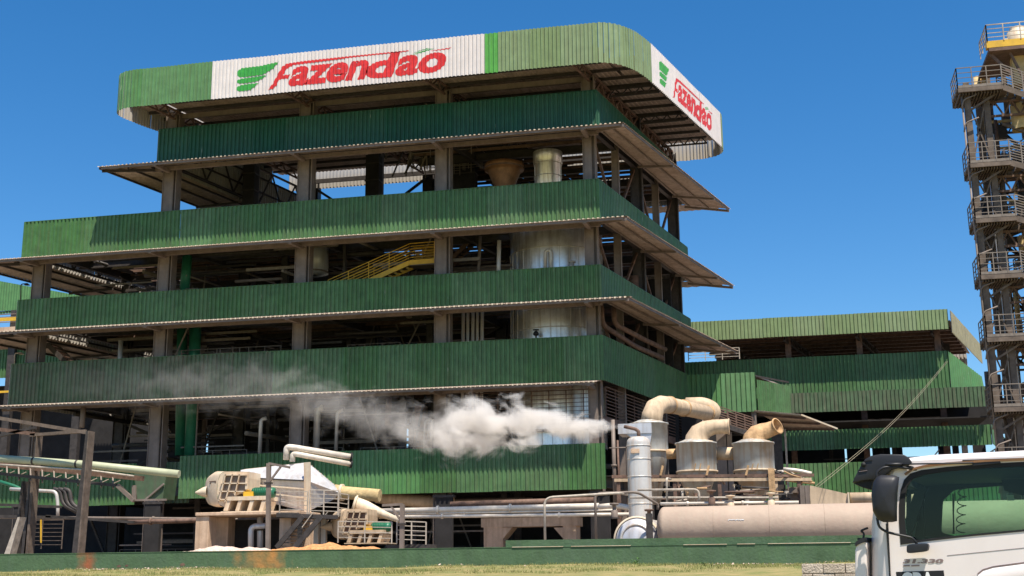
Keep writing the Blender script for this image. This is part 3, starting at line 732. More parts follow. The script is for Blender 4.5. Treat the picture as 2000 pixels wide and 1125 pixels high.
# big clad vessel behind the corner bays
vx, vy, vr = at(1070, 560, 80.5).x + 0.6, 80.6, 3.15
t = thing('clad_vessel', 'huge round vessel in bright metal cladding standing behind the corner bays of the factory', 'tank', (vx, vy, 9.5))
mb = MB(); mb.lathe([(0, vr), (15.6, vr)], (vx, vy, 9.5), seg=48); mb.build('shell', 'vessel', t)
for z in (11.3, 13.4, 15.5, 17.2, 19.1, 21.0, 22.6):
    mb = MB(); mb.lathe([(0, vr + 0.005), (0.0, vr + 0.035), (0.06, vr + 0.035), (0.06, vr + 0.005)], (vx, vy, z), seg=48); mb.build('cladding_band_ring', 'silver', t)
for a in range(-160, -20, 12):
    mb = MB(); ang = radians(a); p = Vector((vx + cos(ang) * (vr + 0.01), vy + sin(ang) * (vr + 0.01), 9.6)); mb.bar(p, p + Vector((0, 0, 13)), 0.03); mb.build('cladding_seam', 'silver', t)
for (px, py, yy) in ((1047, 655, 0), ):
    p = at(px, py, vy - vr - 0.35); v = thing('valve', 'small black valve standing before the clad vessel above the fourth green band', 'valve', p)
    mb = MB(); mb.lathe([(-0.6, 0.05), (0, 0.05), (0, 0.16), (0.1, 0.2), (0.25, 0.12), (0.3, 0.05)], p); mb.build('valve_body', 'black', v)
    mb = MB(); mb.lathe([(0, 0.02), (0, 0.22), (0.04, 0.22), (0.04, 0.02)], p + Vector((0, 0, 0.34)), seg=14); mb.build('hand_wheel', 'black', v)
# standpipes on the vessel side
def pipe_thing(label, pts, r, m, name='pipe', cat='pipe', group=None, rr=0.4, flanges=(), seg=12, rf=1.5, fm=None):
    pts = [Vector(p) for p in pts]; t = thing(name, label, cat, pts[0], group)
    mb = MB(); mb.tube(smoothpath(pts, rr) if len(pts) > 2 else pts, r, seg); mb.build('pipe_run', m, t)
    for f in flanges:
        i = int(f); u = f - i; p = pts[i].lerp(pts[i + 1], u); d = (pts[i + 1] - pts[i]).normalized()
        mb = MB(); mb.lathe([(-0.05, r), (-0.05, r * rf), (0.05, r * rf), (0.05, r)], p, d, seg=14); mb.build('flange', fm or m, t)
    return t
Y = vy - vr - 0.6
pipe_thing('slim silver pipe with a rounded hood in front of the clad vessel, third storey', [at(1065, 560, Y), at(1065, 490, Y), at(1076, 488, Y), at(1076, 560, Y)], 0.12, 'silver', rr=0.25)
pipe_thing('pale upright pipe at the left edge of the clad vessel on the third storey', [at(973, 560, Y - 0.3), at(975, 470, Y - 0.3)], 0.14, 'silver')
pipe_thing('short upright silver pipe stub near the corner column on the third storey', [at(1117, 560, Y), at(1117, 510, Y)], 0.16, 'silver', flanges=(0.97,))
# bundle of upright pipes in the fourth storey
for i, px in enumerate((903, 912, 922, 931, 940)):
    pipe_thing(['leftmost', 'second from the left', 'middle', 'fourth from the left', 'rightmost'][i] + ' bright upright pipe of the five beside the clad vessel', [at(px, 800, 77.5), at(px + 2, 603, 77.5)], 0.105 if i % 2 else 0.12, 'silver', group='upright pipes beside the vessel')
pipe_thing('upright dark pipe behind the third storey column', [at(934, 540, 78), at(938, 462, 78)], 0.12, 'steel')
# hopper and drum on the second storey
c = at(985, 345, 79); t = thing('hopper', 'brown conical hopper hanging under the floor on the second storey', 'hopper', (c.x, 79, 26.0))
mb = MB(); mb.lathe([(0, 0.25), (2.1, 1.1), (2.3, 1.12), (2.3, 1.35), (2.7, 1.35), (2.75, 0.2)], (c.x, 79, 26.3), seg=32); mb.build('cone', 'copper', t)
mb = MB(); mb.lathe([(0, 1.4), (0.12, 1.4)], (c.x, 79, 28.6), seg=32); mb.build('rim', 'rust', t)
c = at(1070, 330, 79); t = thing('clad_drum', 'bright metal clad drum beside the brown hopper on the second storey', 'tank', (c.x, 79, 26.0))
mb = MB(); mb.lathe([(0, 0.92), (2.75, 0.92), (2.8, 1.0), (3.6, 1.0)], (c.x, 79, 26.0), seg=32); mb.build('shell', 'vessel', t)
for z in (26.9, 27.8, 28.7):
    mb = MB(); mb.lathe([(0, 0.92), (0, 0.96), (0.05, 0.96), (0.05, 0.92)], (c.x, 79, z), seg=32); mb.build('ring', 'silver', t)
# small clad drum behind the column on the third storey
c = at(612, 510, 79); t = thing('hanging_drum', 'small grey clad drum hanging behind the second column on the third storey', 'tank', (c.x, 79, 20.8))
mb = MB(); mb.lathe([(0, 0.3), (0.15, 1.05), (2.2, 1.05), (2.25, 0.2)], (c.x, 79, 22.0), seg=28); mb.build('shell', 'clad', t)
mb = MB(); mb.lathe([(0, 1.05), (0, 1.12), (0.1, 1.12), (0.1, 1.05)], (c.x, 79, 22.15), seg=28); mb.build('ring', 'steel', t)
# tall dark ducts behind
for px, py, w_, z0, z1, lab in ((730, 350, 1.0, 25, 31.5, 'broad dark square duct standing in the middle bay of the second storey'), (905, 340, 1.9, 25, 31, 'wide blue black duct right of the middle column on the second storey'), (490, 350, 0.9, 25, 31.5, 'dark square duct in front of the latticed left wall of the second storey'), (820, 790, 0.9, 8, 13, 'tall brown vessel in the shade of the lowest open storey')):
    c = at(px, py, 82); t = thing('duct', lab, 'duct', (c.x, 82, z0)); mb = MB(); mb.box(c.x - w_ / 2, c.x + w_ / 2, 81.6, 82.4, z0, z1); mb.build('casing', 'dark' if py < 700 else 'copper', t)
    zz = z0 + 0.6
    while zz < z1: mb = MB(); mb.box(c.x - w_ / 2 - 0.05, c.x + w_ / 2 + 0.05, 81.55, 82.45, zz, zz + 0.08); mb.build('stiffener', 'dsteel', t); zz += 1.3
# green riser pipes
pipe_thing('left dark green riser pipe behind the columns of the lower storeys', [at(352, 890, 78.5), at(356, 640, 78.5)], 0.36, 'gpipe', seg=20, group='dark green riser pipes')
pipe_thing('right dark green riser pipe running up through the lower storeys', [at(371, 890, 77.8), at(382, 640, 77.8)], 0.40, 'gpipe', seg=20, group='dark green riser pipes')
pipe_thing('dark green riser pipe on the third storey beside the clad column', [at(360, 572, 78), at(366, 500, 78)], 0.34, 'gpipe', seg=20)
# elbows right of the corner column
def elbow(lab, P, r, m): return pipe_thing(lab, P, r, m, rr=0.7)
yy = 79
elbow('upper brown pipe bending right of the corner column on the fourth storey', [K(-10.9, 78, 18.4), K(-10.9, 78, 17.3), K(-10.3, 82, 16.9), K(-10.2, 86, 16.9)], 0.17, 'rust')
elbow('lower brown pipe bending right of the corner column on the fourth storey', [K(-11.2, 76.6, 18.4), K(-11.2, 76.6, 17.0), K(-10.6, 81, 16.3), K(-10.4, 86, 16.3)], 0.17, 'rust')
elbow('dusty brown bent pipe on the third storey right side', [K(-11.6, 84, 21.8), K(-11.6, 84, 20.9), K(-11.6, 86, 20.8), K(-11.6, 86, 19.5)], 0.4, 'rust')
c = K(-12.4, 86, 15.8); t = thing('small_vessel', 'brown upright vessel behind the side railing on the fourth storey', 'tank', c); mb = MB(); mb.lathe([(0, 0.75), (1.9, 0.75), (2.1, 0.4)], c, seg=24); mb.build('shell', 'rust', t)
# yellow stair on the third storey
t = thing('yellow_stair', 'yellow edged steel stair climbing to a railed landing on the third storey', 'stair', at(740, 545, 78))
A = at(640, 584, 76.4); B = at(800, 513, 76.4); C = at(848, 509, 76.4)
for dy in (0, 1.1):
    o = Vector((0, dy, 0)); mb = MB(); mb.bar(A + o, B + o, 0.06, 0.32); mb.bar(B + o, C + o, 0.06, 0.32); mb.build('stringer', 'yellow', t)
    mb = MB(); railing(mb, [A + o + Vector((0, 0, 0.15)), B + o + Vector((0, 0, 0.15)), C + o + Vector((0, 0, 0.15))], 1.15, 6, 1.5, 0.02); mb.build('railing', 'yellow', t)
n = 14
for i in range(n):
    p = A.lerp(B, (i + 0.5) / n); mb = MB(); mb.box(p.x - 0.15, p.x + 0.15, p.y + 0.03, p.y + 1.07, p.z, p.z + 0.03); mb.build('tread', 'dsteel', t)
mb = MB(); mb.box(B.x, C.x, B.y, B.y + 1.1, B.z - 0.2, B.z - 0.15); mb.build('landing', 'steel', t)
# dark stair lower left
t = thing('dark_stair', 'dark steel stair slanting down behind the left column under the third band', 'stair', at(120, 700, 79))
A = at(75, 655, 79); B = at(160, 740, 79)
for dy in (0, 1.4):
    mb = MB(); mb.bar(A + Vector((0, dy, 0)), B + Vector((0, dy, 0)), 0.08, 0.34); mb.build('stringer', 'dsteel', t)
for i in range(12):
    p = A.lerp(B, (i + 0.5) / 12); mb = MB(); mb.box(p.x - 0.18, p.x + 0.18, 79, 80.4, p.z, p.z + 0.05); mb.build('tread', 'rust', t)
# second brown stair just right of the middle column
t = thing('brown_stair', 'brown steel stair flight right of the middle column on the third storey', 'stair', at(900, 520, 80))
A = at(868, 520, 80); B = at(925, 462, 80)
for dy in (0, 1.0):
    mb = MB(); mb.bar(A + Vector((0, dy, 0)), B + Vector((0, dy, 0)), 0.08, 0.3); mb.build('stringer', 'rust', t)
for i in range(10):
    p = A.lerp(B, (i + 0.5) / 10); mb = MB(); mb.box(p.x - 0.14, p.x + 0.14, 80, 81, p.z, p.z + 0.04); mb.build('tread', 'dsteel', t)
# clutter of pipes, trays and hangers deep in the storeys
rg = random.Random(11); mb = MB(); mbl = MB()
for (za, zb, xl) in ((20.6, 24.0, -50), (16.0, 19.0, -50), (8.5, 13.6, -50), (2.6, 7.0, -48)):
    for i in range(26):
        y = rg.uniform(78, 91.5); z = rg.uniform(za + 0.3, zb); x0 = rg.uniform(xl, -22); ln = rg.uniform(3, 11)
        m2 = mbl if rg.random() < 0.25 else mb
        m2.tube([K(x0, y, z), K(min(x0 + ln, -15), y, z)], rg.uniform(0.05, 0.22), 6)
    for i in range(14):
        y = rg.uniform(78, 91); x = rg.uniform(xl, -16); m2 = mbl if rg.random() < 0.3 else mb
        m2.bar(K(x, y, za - 1.2), K(x, y, zb), rg.uniform(0.1, 0.5), rg.uniform(0.1, 0.4))
    for i in range(6):
        y = rg.uniform(79, 91); x = rg.uniform(xl, -18); mb.bar(K(x, y, za - 0.5), K(x + rg.uniform(-4, 4), y, zb), 0.12, 0.14)
mbr = MB()
for (za, zb, xl) in ((20.4, 23.9, -50), (15.9, 18.9, -50), (9, 13.6, -50), (2.6, 6.6, -48), (29.9, 33, -26)):
    for i in range(34):
        y = rg.uniform(76.6, 86); z = rg.uniform(za + 0.6, zb + .2); x0 = rg.uniform(xl, -23); ln = rg.uniform(2, 8); m2 = rg.choice([mbr, mbr, mb])
        if rg.random() < .5: m2.bar(K(x0, y, z), K(x0 + ln, y, z), rg.uniform(.06, .16), rg.uniform(.08, .22))
        elif rg.random() < .5: m2.tube([K(x0, y, z), K(x0, y + rg.uniform(2, 6), z)], rg.uniform(.06, .16), 6)
        else: m2.bar(K(x0, y, zb + .2), K(x0 + rg.uniform(-2, 2), y, za - .6), .08, .1)
    for i in range(7):
        y = rg.uniform(76.8, 82); x0 = rg.uniform(xl, -24); railing(mbr, [K(x0, y, za - .6), K(x0 + rg.uniform(2, 5), y, za - .6)], 1.5, 4, 1.3, .02)
mbr.build('interior_walkways', 'trail', fb)['kind'] = 'stuff'
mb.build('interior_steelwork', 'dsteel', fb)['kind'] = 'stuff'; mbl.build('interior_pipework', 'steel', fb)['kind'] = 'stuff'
# upright pipes and posts in the lowest open storey
for px, y0, y1, Y, r, m, lab in ((507, 890, 820, 76.5, 0.13, 'silver', 'white upright pipe with a bent top behind the machine hood'), (617, 885, 800, 76.5, 0.22, 'silver', 'stout white upright pipe in the steam behind the lowest band'), (656, 880, 805, 76.5, 0.12, 'silver', 'thin white upright pipe in the steam right of the stout one'), (828, 880, 822, 76.4, 0.08, 'rail', 'left thin hooked pipe rising behind the lowest band'), (841, 880, 822, 76.4, 0.08, 'rail', 'right thin hooked pipe rising behind the lowest band'), (757, 830, 775, 77.5, 0.2, 'rust', 'short brown pipe hanging from the floor above the steam'), (233, 740, 665, 77.5, 0.17, 'clad', 'shiny metal pipe on the fourth storey left bay'), (160, 835, 795, 74.8, 0.17, 'steel', 'short round pipe hanging below the left end of the fourth band')):
    a = at(px, y0, Y); b = at(px + 3, y1, Y)
    pipe_thing(lab, [a, b, b + Vector((0.35, 0.1, 0.12))] if m in ('silver', 'rail') else [a, b], r, m, rr=0.3)

# corner pipe under level five etc. dark wall added for ground floor shade, and frames behind the machines
t = thing('hall_shade_wall', 'dark wall added for the shade of the ground storey behind the fans and pipes', 'wall', K(-30, 86, 2.5))
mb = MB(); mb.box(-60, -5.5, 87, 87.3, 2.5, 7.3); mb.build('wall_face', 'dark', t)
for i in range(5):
    cx = CX[i]; p = K(cx, 75.9)
    t = thing('footing_column', ['dark steel clad pier under the far left bay', 'dark steel clad pier left of the beige machine table', 'dark pier hidden behind the beige machine table', 'dark pier right of the second fan under the lowest band', 'pier under the right end of the lowest green band'][i], 'pillar', (p.x, p.y, 2.5))
    mb = MB(); mb.box(p.x - 0.55, p.x + 0.55, p.y - 0.75, p.y - 0.45, 2.5, 6.3); mb.build('pier', 'dark', t)
    mb = MB(); mb.box(p.x - 0.7, p.x + 0.7, p.y - 0.8, p.y - 0.4, 6.3, 6.45); mb.build('cap', 'dsteel', t)

# concrete machine foundation, centre
t = thing('machine_foundation', 'brown concrete machine frame with haunched beam in the shade left of the white drum', 'foundation', at(1050, 1070, 77))
Y = 77
def P2(px, py, Y=77): p = at(px, py, Y); return p
for (x0, x1) in ((945, 982), (1100, 1125)):
    a = P2(x0, 1075); b = P2(x1, 1012); mb = MB(); mb.box(a.x, b.x, Y, Y + 1.5, 2.5, b.z); mb.build('leg', 'conc', t)
a = P2(940, 1030); b = P2(1130, 1012); mb = MB(); mb.box(a.x, b.x, Y - 0.05, Y + 1.55, a.z, b.z + 0.1); mb.build('beam', 'conc', t)
for s, x in ((1, 982), (-1, 1100)):
    a = P2(x, 1030); mb = MB(); mb.prism([(a.x, Y, a.z - 0.004), (a.x, Y, a.z - 0.7), (a.x + s * 0.6, Y, a.z - 0.004)], (0, 1.5, 0)); mb.build('haunch', 'conc', t)

# ------------------------------------------------------------------ long horizontal pipes in front
def hp(lab, x0, y0, x1, y1, Y, r, m, fl=()):
    return pipe_thing(lab, [at(x0, y0, Y), at(x1, y1, Y)], r, m, flanges=fl)
hp('thick white lagged pipe, topmost of three long pipes before the ground storey', 725, 999, 1170, 988, 63, 0.145, 'pipe', (0.3, 0.62))
hp('thin pale pipe right under the thick white lagged pipe', 715, 1005, 1205, 996, 63, 0.06, 'pipe', (0.4,))
hp('lowest slim white pipe crossing before the machine foundation', 740, 1010, 1250, 1004, 62.5, 0.085, 'pipe', (0.25, 0.7))
hp('dull brown pipe in the shade above the white lagged pipes', 880, 986, 1160, 977, 64.5, 0.17, 'rust')
hp('pale thin pipe running left behind the beige machine table', -20, 1010, 640, 1016, 66, 0.09, 'steel', (0.5,))
hp('dark pipe low on the left behind the tall steel post', 250, 1020, 400, 1016, 65, 0.13, 'rust', (0.3,))
pipe_thing('large dusty pipe in the shade under the lowest band behind the second fan', [at(735, 970, 76.5), at(800, 977, 76.5), at(885, 983, 76.5)], 0.40, 'tan')
# bent white end at right
pipe_thing('white lagged pipe bend dropping toward the white drum', [at(1170, 990, 62), at(1205, 987, 61.5), at(1240, 994, 61), at(1250, 1002, 61)], 0.14, 'pipe', rr=0.5)
# handrail like pipes
pipe_thing('tall pale pipe hoop standing on the wall left of the slim silver tank', [at(1065, 1065, 55), at(1063, 972, 55), at(1210, 963, 55), at(1225, 966, 57)], 0.055, 'rail', name='pipe_hoop', rr=0.4)
pipe_thing('second pipe hoop with a darker post left of the slim silver tank', [at(1165, 1062, 56), at(1162, 964, 56), at(1245, 961, 56), at(1285, 985, 57), at(1285, 995, 57)], 0.06, 'steel', name='pipe_hoop', rr=0.3)
pipe_thing('third pipe hoop in front of the middle tank cone', [at(1245, 957, 58.5), at(1365, 956, 58.5), at(1366, 985, 58.5)], 0.055, 'rail', name='pipe_hoop', rr=0.25)
pipe_thing('thin pale post rising before the first cone tank', [at(1303, 985, 59), at(1302, 934, 59), at(1310, 936, 60)], 0.05, 'rail', name='pipe_hoop', rr=0.15)
pipe_thing('pale horizontal pipe lying along the top of the pinkish tank', [at(1290, 984, 58.2), at(1560, 981, 58.2)], 0.07, 'pipe', flanges=(0.2, 0.6))
pipe_thing('upper pale pipe running behind the tank top hoops', [at(1230, 972, 59.5), at(1520, 972, 59.5)], 0.05, 'rail', flanges=(0.4,))
pipe_thing('tall thin service pipe right of the lowest green band', [at(1202, 1000, 70), at(1197, 820, 70)], 0.11, 'steel', flanges=(0.5,))
pipe_thing('thin rusty service pipe next to the slim silver tank', [at(1211, 985, 69), at(1206, 860, 69)], 0.06, 'rust')

# valves and fittings on the pinkish tank
for i, (px, py) in enumerate(((1390, 975), (1427, 985), (1506, 980), (1200, 1000), (1268, 1012))):
    p = at(px, py, 58); t = thing('fitting', ['rusty valve left of the pale funnel on the tank top', 'pale funnel shaped fitting on top of the pinkish tank', 'capped pale fitting near the right post on the tank top', 'small valve on the pipe bend over the white drum', 'rusty flanged joint above the white drum'][i], 'fitting', p)
    mb = MB(); mb.lathe([(-0.25, 0.16), (0.05, 0.16), (0.1, 0.09), (0.3, 0.09), (0.32, 0.2), (0.4, 0.22), (0.42, 0.05)], p, seg=16); mb.build('fitting_body', ['rust', 'cream', 'cream', 'steel', 'rust'][i], t)
    mb = MB(); mb.lathe([(-0.3, 0.22), (-0.25, 0.22)], p, seg=16); mb.lathe([(-0.3, 0.02), (-0.3, 0.22)], p, seg=16); mb.build('base_flange', 'dsteel', t)

# ------------------------------------------------------------------ tanks
# pinkish horizontal tank
Y = 57.2; c0 = at(1290, 1020, Y); r_ = 0.95; zc = at(1500, 986, Y).z - r_
t = thing('horizontal_tank', 'long pinkish horizontal cylindrical tank lying behind the green wall', 'tank', (-1, Y, 2.5))
xl = at(1283, 1020, Y).x; xr = at(2090, 1020, Y).x + 2
mb = MB(); prof = [(0, 0.02)] + [(0.35 - 0.35 * cos(a), r_ * sin(a)) for a in [i * pi / 16 for i in range(1, 8)]] + [(0.35, r_), (xr - xl - 0.35, r_), (xr - xl, 0.02)]
mb.lathe(prof, (xl, Y, zc), (1, 0, 0), seg=48); mb.build('shell', 'pink', t)
for px in (1395, 1503, 1610):
    x = at(px, 1020, Y).x; mb = MB(); mb.lathe([(0, r_), (0, r_ + 0.008), (0.025, r_ + 0.008), (0.025, r_)], (x, Y, zc), (1, 0, 0), seg=48); mb.build('weld_seam', 'pink', t)
for x in (xl + 1.5, xr - 3):
    mb = MB(); mb.box(x, x + 0.4, Y - 0.8, Y + 0.8, 2.5, zc - r_ * 0.7); mb.build('saddle', 'conc', t)
# faint white scrawl on the tank
mb = MB()
for k, (a, b) in enumerate(((1424, 1447), (1448, 1454))):
    pts = [at(a + (b - a) * i / 8, 1018 - 2.0 * abs(sin(i * 1.3)) , Y) for i in range(9)]
    for p, q in zip(pts[:-1], pts[1:]):
        for v in (p, q): v.y = Y - math.sqrt(max(0, r_ * r_ - (v.z - zc) ** 2)) - 0.012
        mb.bar(p, q, 0.02, 0.03)
mb.build('chalk_mark', 'pwhite', t)
# white drum seen end on
Y = 57.6; xc = at(1245, 1052, Y); R_ = at(1290, 1050, Y).x - xc.x
t = thing('white_drum', 'white round drum with a domed ribbed end left of the pinkish tank', 'tank', (xc.x, Y, 2.5)); zc2 = at(1245, 1010, Y).z - R_ * 1.0
d = Vector((-0.10, -1, 0)).normalized(); c = Vector((xc.x, Y, zc2))
mb = MB(); mb.lathe([(-4, R_), (0, R_)], c, d, seg=44); mb.build('shell', 'silver', t)
mb = MB(); mb.lathe([(0, R_), (0, R_ + 0.05), (0.1, R_ + 0.05), (0.1, R_ * 0.97)], c, d, seg=44); mb.build('rim', 'cream', t)
mb = MB(); mb.lathe([(0.02, R_ * 0.96), (0.18, R_ * 0.9), (0.30, R_ * 0.72)], c, d, seg=44); mb.build('end_dome', 'clad', t)
mb = MB(); mb.lathe([(0.28, R_ * 0.72), (0.34, R_ * 0.72), (0.34, R_ * 0.62), (0.28, R_ * 0.62)], c, d, seg=44); mb.build('ring', 'silver', t)
mb = MB(); mb.lathe([(0.30, R_ * 0.62), (0.42, R_ * 0.4), (0.46, 0.01)], c, d, seg=44); mb.build('end_cap', 'clad', t)
p = at(1269, 1052, 56.3); t2 = thing('dark_post', 'dark square post standing in front of the white drum', 'post', (p.x, p.y, 2.5)); mb = MB(); mb.box(p.x - 0.14, p.x + 0.14, 56.2, 56.45, 2.5, at(1269, 1003, 56.3).z); mb.build('post', 'dsteel', t2)
mb = MB(); mb.box(p.x - 0.2, p.x + 0.2, 56.15, 56.5, 2.5, 2.95); mb.build('base', 'steel', t2)

def up_tank(label, pxc, Y, w_, ytop, ybody, ycone, ybot, wbot, m, flat=0.15, seg=36):
    c = at(pxc, ybody, Y); r = sz(w_ / 2, Y); zt = at(pxc, ytop, Y).z; zb = at(pxc, ycone, Y).z; z2 = at(pxc, ybot, Y).z; rb = sz(wbot / 2, Y)
    t = thing('cone_tank', label, 'tank', (c.x, Y, 2.5), 'cone bottomed scrubber tanks')
    mb = MB(); mb.lathe([(zb, r), (zt, r), (zt, r + 0.06), (zt + 0.07, r + 0.06), (zt + 0.07, r), (zt + flat + 0.07, r * 0.62), (zt + flat + 0.09, r * 0.6)], (c.x, Y, 0), seg=seg); mb.build('shell', m, t)
    mb = MB(); mb.lathe([(z2 - 0.02, 0.01), (z2, rb), (zb - 0.004, r * 0.99)], (c.x, Y, 0), seg=seg); mb.build('cone', m, t)
    mb = MB(); mb.lathe([(zb - 0.05, r), (zb - 0.05, r + 0.05), (zb + 0.05, r + 0.05), (zb + 0.05, r)], (c.x, Y, 0), seg=seg); mb.build('flange_ring', 'tan', t)
    for k in range(10):
        a = pi + pi * (k + 0.5) / 10; mb = MB(); x = c.x + cos(a) * (r + 0.02); y = Y + sin(a) * (r + 0.02)
        pass
    return t, c, r, zt, zb
# first tank with the big elbow
t, c, r, zt, zb = up_tank('tallest grey tank under the great tan elbow duct, behind the slim silver tank', 1268, 66, 70, 830, 860, 883, 985, 34, 'tank')
mb = MB(); a = at(1222, 828, 65.0); b = at(1262, 850, 65.0); mb.box(a.x - 0.4, b.x + 0.3, 64.9, 66.6, b.z + 0.1, a.z); mb.build('inlet_box', 'clad', t)
mb = MB(); p0 = at(1214, 851, 65.05); p1 = at(1290, 851, 65.05); mb.prism([(a.x, 64.95, b.z + 0.096), (b.x + 0.3, 64.95, b.z + 0.096), (a.x + 1.2, 64.95, b.z - 0.75)], (0, 1.2, 0)); mb.build('inlet_gusset', 'clad', t)
# elbow duct
e = thing('elbow_duct', 'great tan elbow duct rising from the tallest tank and running back to the building', 'duct', at(1270, 826, 66))
rr_ = sz(18.5, 66)
P = [at(1272, 830, 66), at(1274, 812, 66), at(1279, 797, 66.3), at(1291, 790, 66.8), at(1308, 791, 67.8), at(1335, 797, 70), at(1382, 807, 73)]
mb = MB(); mb.tube(P[:5], [rr_ * 1.1, rr_ * 1.08, rr_ * 1.0, rr_ * 0.92, rr_ * 0.86], 24); mb.build('elbow', 'tan', e)
mb = MB(); mb.tube(P[4:], rr_ * 0.82, 24); mb.build('straight_run', 'tan', e)
for i, f in ((4, 0), (5, 0), (6, 0)):
    d = (P[i] - P[i - 1]).normalized(); mb = MB(); mb.lathe([(-0.05, rr_ * 0.8), (-0.05, rr_ * 0.93), (0.05, rr_ * 0.93), (0.05, rr_ * 0.8)], P[i], d, seg=24); mb.build('flange', 'dust', e)
mb = MB(); mb.lathe([(0, rr_ * 1.12), (0, rr_ * 1.25), (0.06, rr_ * 1.25), (0.06, rr_ * 1.12)], P[0], seg=24); mb.build('collar', 'cream', e)
mb = MB(); Q = [at(1340, 792, 74.5), at(1375, 791, 74.5), at(1396, 802, 74.5), at(1382, 822, 74.5)]; mb.tube(smoothpath(Q, 1.0), sz(15, 74.5), 20); mb.build('return_bend', 'tan', e)
def hooked(label, pxc, Y, w_, m, P, rs, mt):
    t, c, r, zt, zb = up_tank(label, pxc, Y, w_, 868, 890, 922 if pxc < 1400 else 920, 985, w_ * 0.42, mt)
    mb = MB(); pts = [at(a, b, Y + dy) for a, b, dy in P]
    mb.tube(pts, [sz(q, Y) for q in rs], 24, caps=False); inner = [sz(q * 0.93, Y) for q in rs]; mb.tube(pts, inner, 24, caps=False)
    mb.build('outlet_elbow', m, t)
    d = (pts[-1] - pts[-2]).normalized(); mb = MB(); R1_ = sz(rs[-1], Y); mb.lathe([(-0.04, R1_), (-0.04, R1_ * 1.08), (0.02, R1_ * 1.08), (0.02, R1_ * 0.94)], pts[-1], d, seg=24); mb.build('outlet_rim', m, t)
    mb = MB(); mb.lathe([(0, sz(rs[0] * 1.02, Y)), (0, sz(rs[0] * 1.25, Y)), (0.09, sz(rs[0] * 1.25, Y)), (0.09, sz(rs[0] * 1.0, Y))], pts[0] , seg=24); mb.build('collar', m, t)
    mb = MB(); 
    for k in (0, 1): mb.bar(at(pxc - 4 + 10 * k, 918, Y - r - 0.05), at(pxc - 1 + 10 * k, 905, Y - r - 0.05), 0.05, 0.05)
    mb.build('lug', 'dust', t)
    return t
hooked('middle cone bottomed tank with a tan hooked outlet elbow opening to the right', 1360, 64.5, 74, 'tan', [(1362, 866, 0), (1363, 857, 0), (1368, 846, 0), (1379, 838, 0), (1394, 834, 0), (1410, 833, 0), (1424, 833, 0)], [24, 23, 20, 16, 14, 13.5, 14], 'tank')
hooked('right cone bottomed tank with an orange dusted hooked outlet opening up to the right', 1472, 64.5, 74, 'dust', [(1474, 866, 0), (1475, 857, 0), (1481, 848, 0), (1491, 843, 0), (1503, 839, 0), (1513, 835, 0), (1519, 832, -0.1)], [23, 22, 19, 16, 14, 13.5, 14.5], 'tank')
mb = MB(); hp('short dusty pipe joining the tallest tank and the middle tank', 1302, 887, 1325, 886, 65, 0.26, 'dust'); hp('stout tan pipe joining the middle and right cone tanks', 1395, 886, 1440, 886, 65, 0.33, 'tan', (0.08, 0.9))
# slim silver tank with the blowing nozzle
Y = 60.5; c = at(1248, 900, Y); r = sz(22, Y); zt = at(1248, 862, Y).z
t = thing('slim_silver_tank', 'slim upright silver tank with a small plate and a steam nozzle on top', 'tank', (c.x, Y, 2.5))
mb = MB(); mb.lathe([(2.5, r), (zt - 0.1, r), (zt + 0.05, r * 0.96), (zt + 0.16, r * 0.8), (zt + 0.22, r * 0.5), (zt + 0.24, 0.01)], (c.x, Y, 0), seg=36); mb.build('shell', 'silver', t)
for py in (872, 898, 932, 985):
    z = at(1248, py, Y).z; mb = MB(); mb.lathe([(0, r), (0, r + 0.02), (0.04, r + 0.02), (0.04, r)], (c.x, Y, z), seg=36); mb.build('ring', 'silver', t)
a = at(1235, 887, Y); mb = MB(); mb.box(a.x, a.x + 0.42, Y - r - 0.04, Y - r + 0.12, a.z, a.z + 0.2); mb.build('name_plate', 'conc', t)
mb = MB(); P = [at(1248, 856, Y), at(1247, 842, Y), at(1241, 838, Y), at(1219, 833, Y)]; mb.tube(smoothpath(P, 0.2), [0.085] * len(smoothpath(P, 0.2)), 12); mb.build('nozzle', 'rust', t)
mb = MB(); mb.lathe([(0, 0.2), (0.06, 0.2)], at(1248, 857, Y), seg=16); mb.build('nozzle_flange', 'dust', t)
mb = MB(); mb.tube([at(1190, 875, Y), at(1226, 874, Y)], 0.03, 8); mb.build('side_pipe', 'steel', t)

# platform carrying the cone tanks
t = thing('tank_platform', 'rusty steel platform of beams round the cone tanks with a tilted right end', 'platform', at(1380, 990, 64))
Yf, Yb = 62.9, 67
for (x0, y0, x1, y1) in ((1195, 931, 1590, 928), (1200, 938, 1585, 936)):
    for yy in (Yf, Yb):
        a = at(x0, y0, yy); b = at(x1, y1, yy); mb = MB(); mb.bar(a, b, 0.1, 0.15); mb.build('beam', 'rust' if y0 < 935 else 'tan', t)
for px in (1208, 1318, 1405, 1515, 1560):
    for yy in (Yf + 0.1, Yb):
        a = at(px, 937, yy); mb = MB(); mb.hbeam((a.x, yy, 2.5), (a.x, yy, a.z), 0.18, 0.2); mb.build('leg', 'rust' if px != 1515 else 'tan', t)
mb = MB()
for i in range(12):
    px = 1215 + i * 32; a = at(px, 934, Yf); mb.bar(a, a + Vector((0, Yb - Yf, 0)), 0.08, 0.12)
mb.build('cross_beams', 'rust', t)['kind'] = 'stuff'
for px in (1288, 1378, 1455):
    a = at(px, 928, Yf - 0.1); mb = MB(); mb.prism([a, a + Vector((0.14, 0, 0.5)), a + Vector((0.24, 0, 0.45)), a + Vector((0.1, 0, -0.02))], (0, 0.1, 0)); mb.build('bracket', 'dust', t)
a = at(1500, 915, Yf - 0.15); mb = MB(); mb.box(a.x, a.x + 0.3, Yf - 0.2, Yf - 0.05, at(1500, 960, Yf).z, a.z); mb.build('plate', 'dust', t)
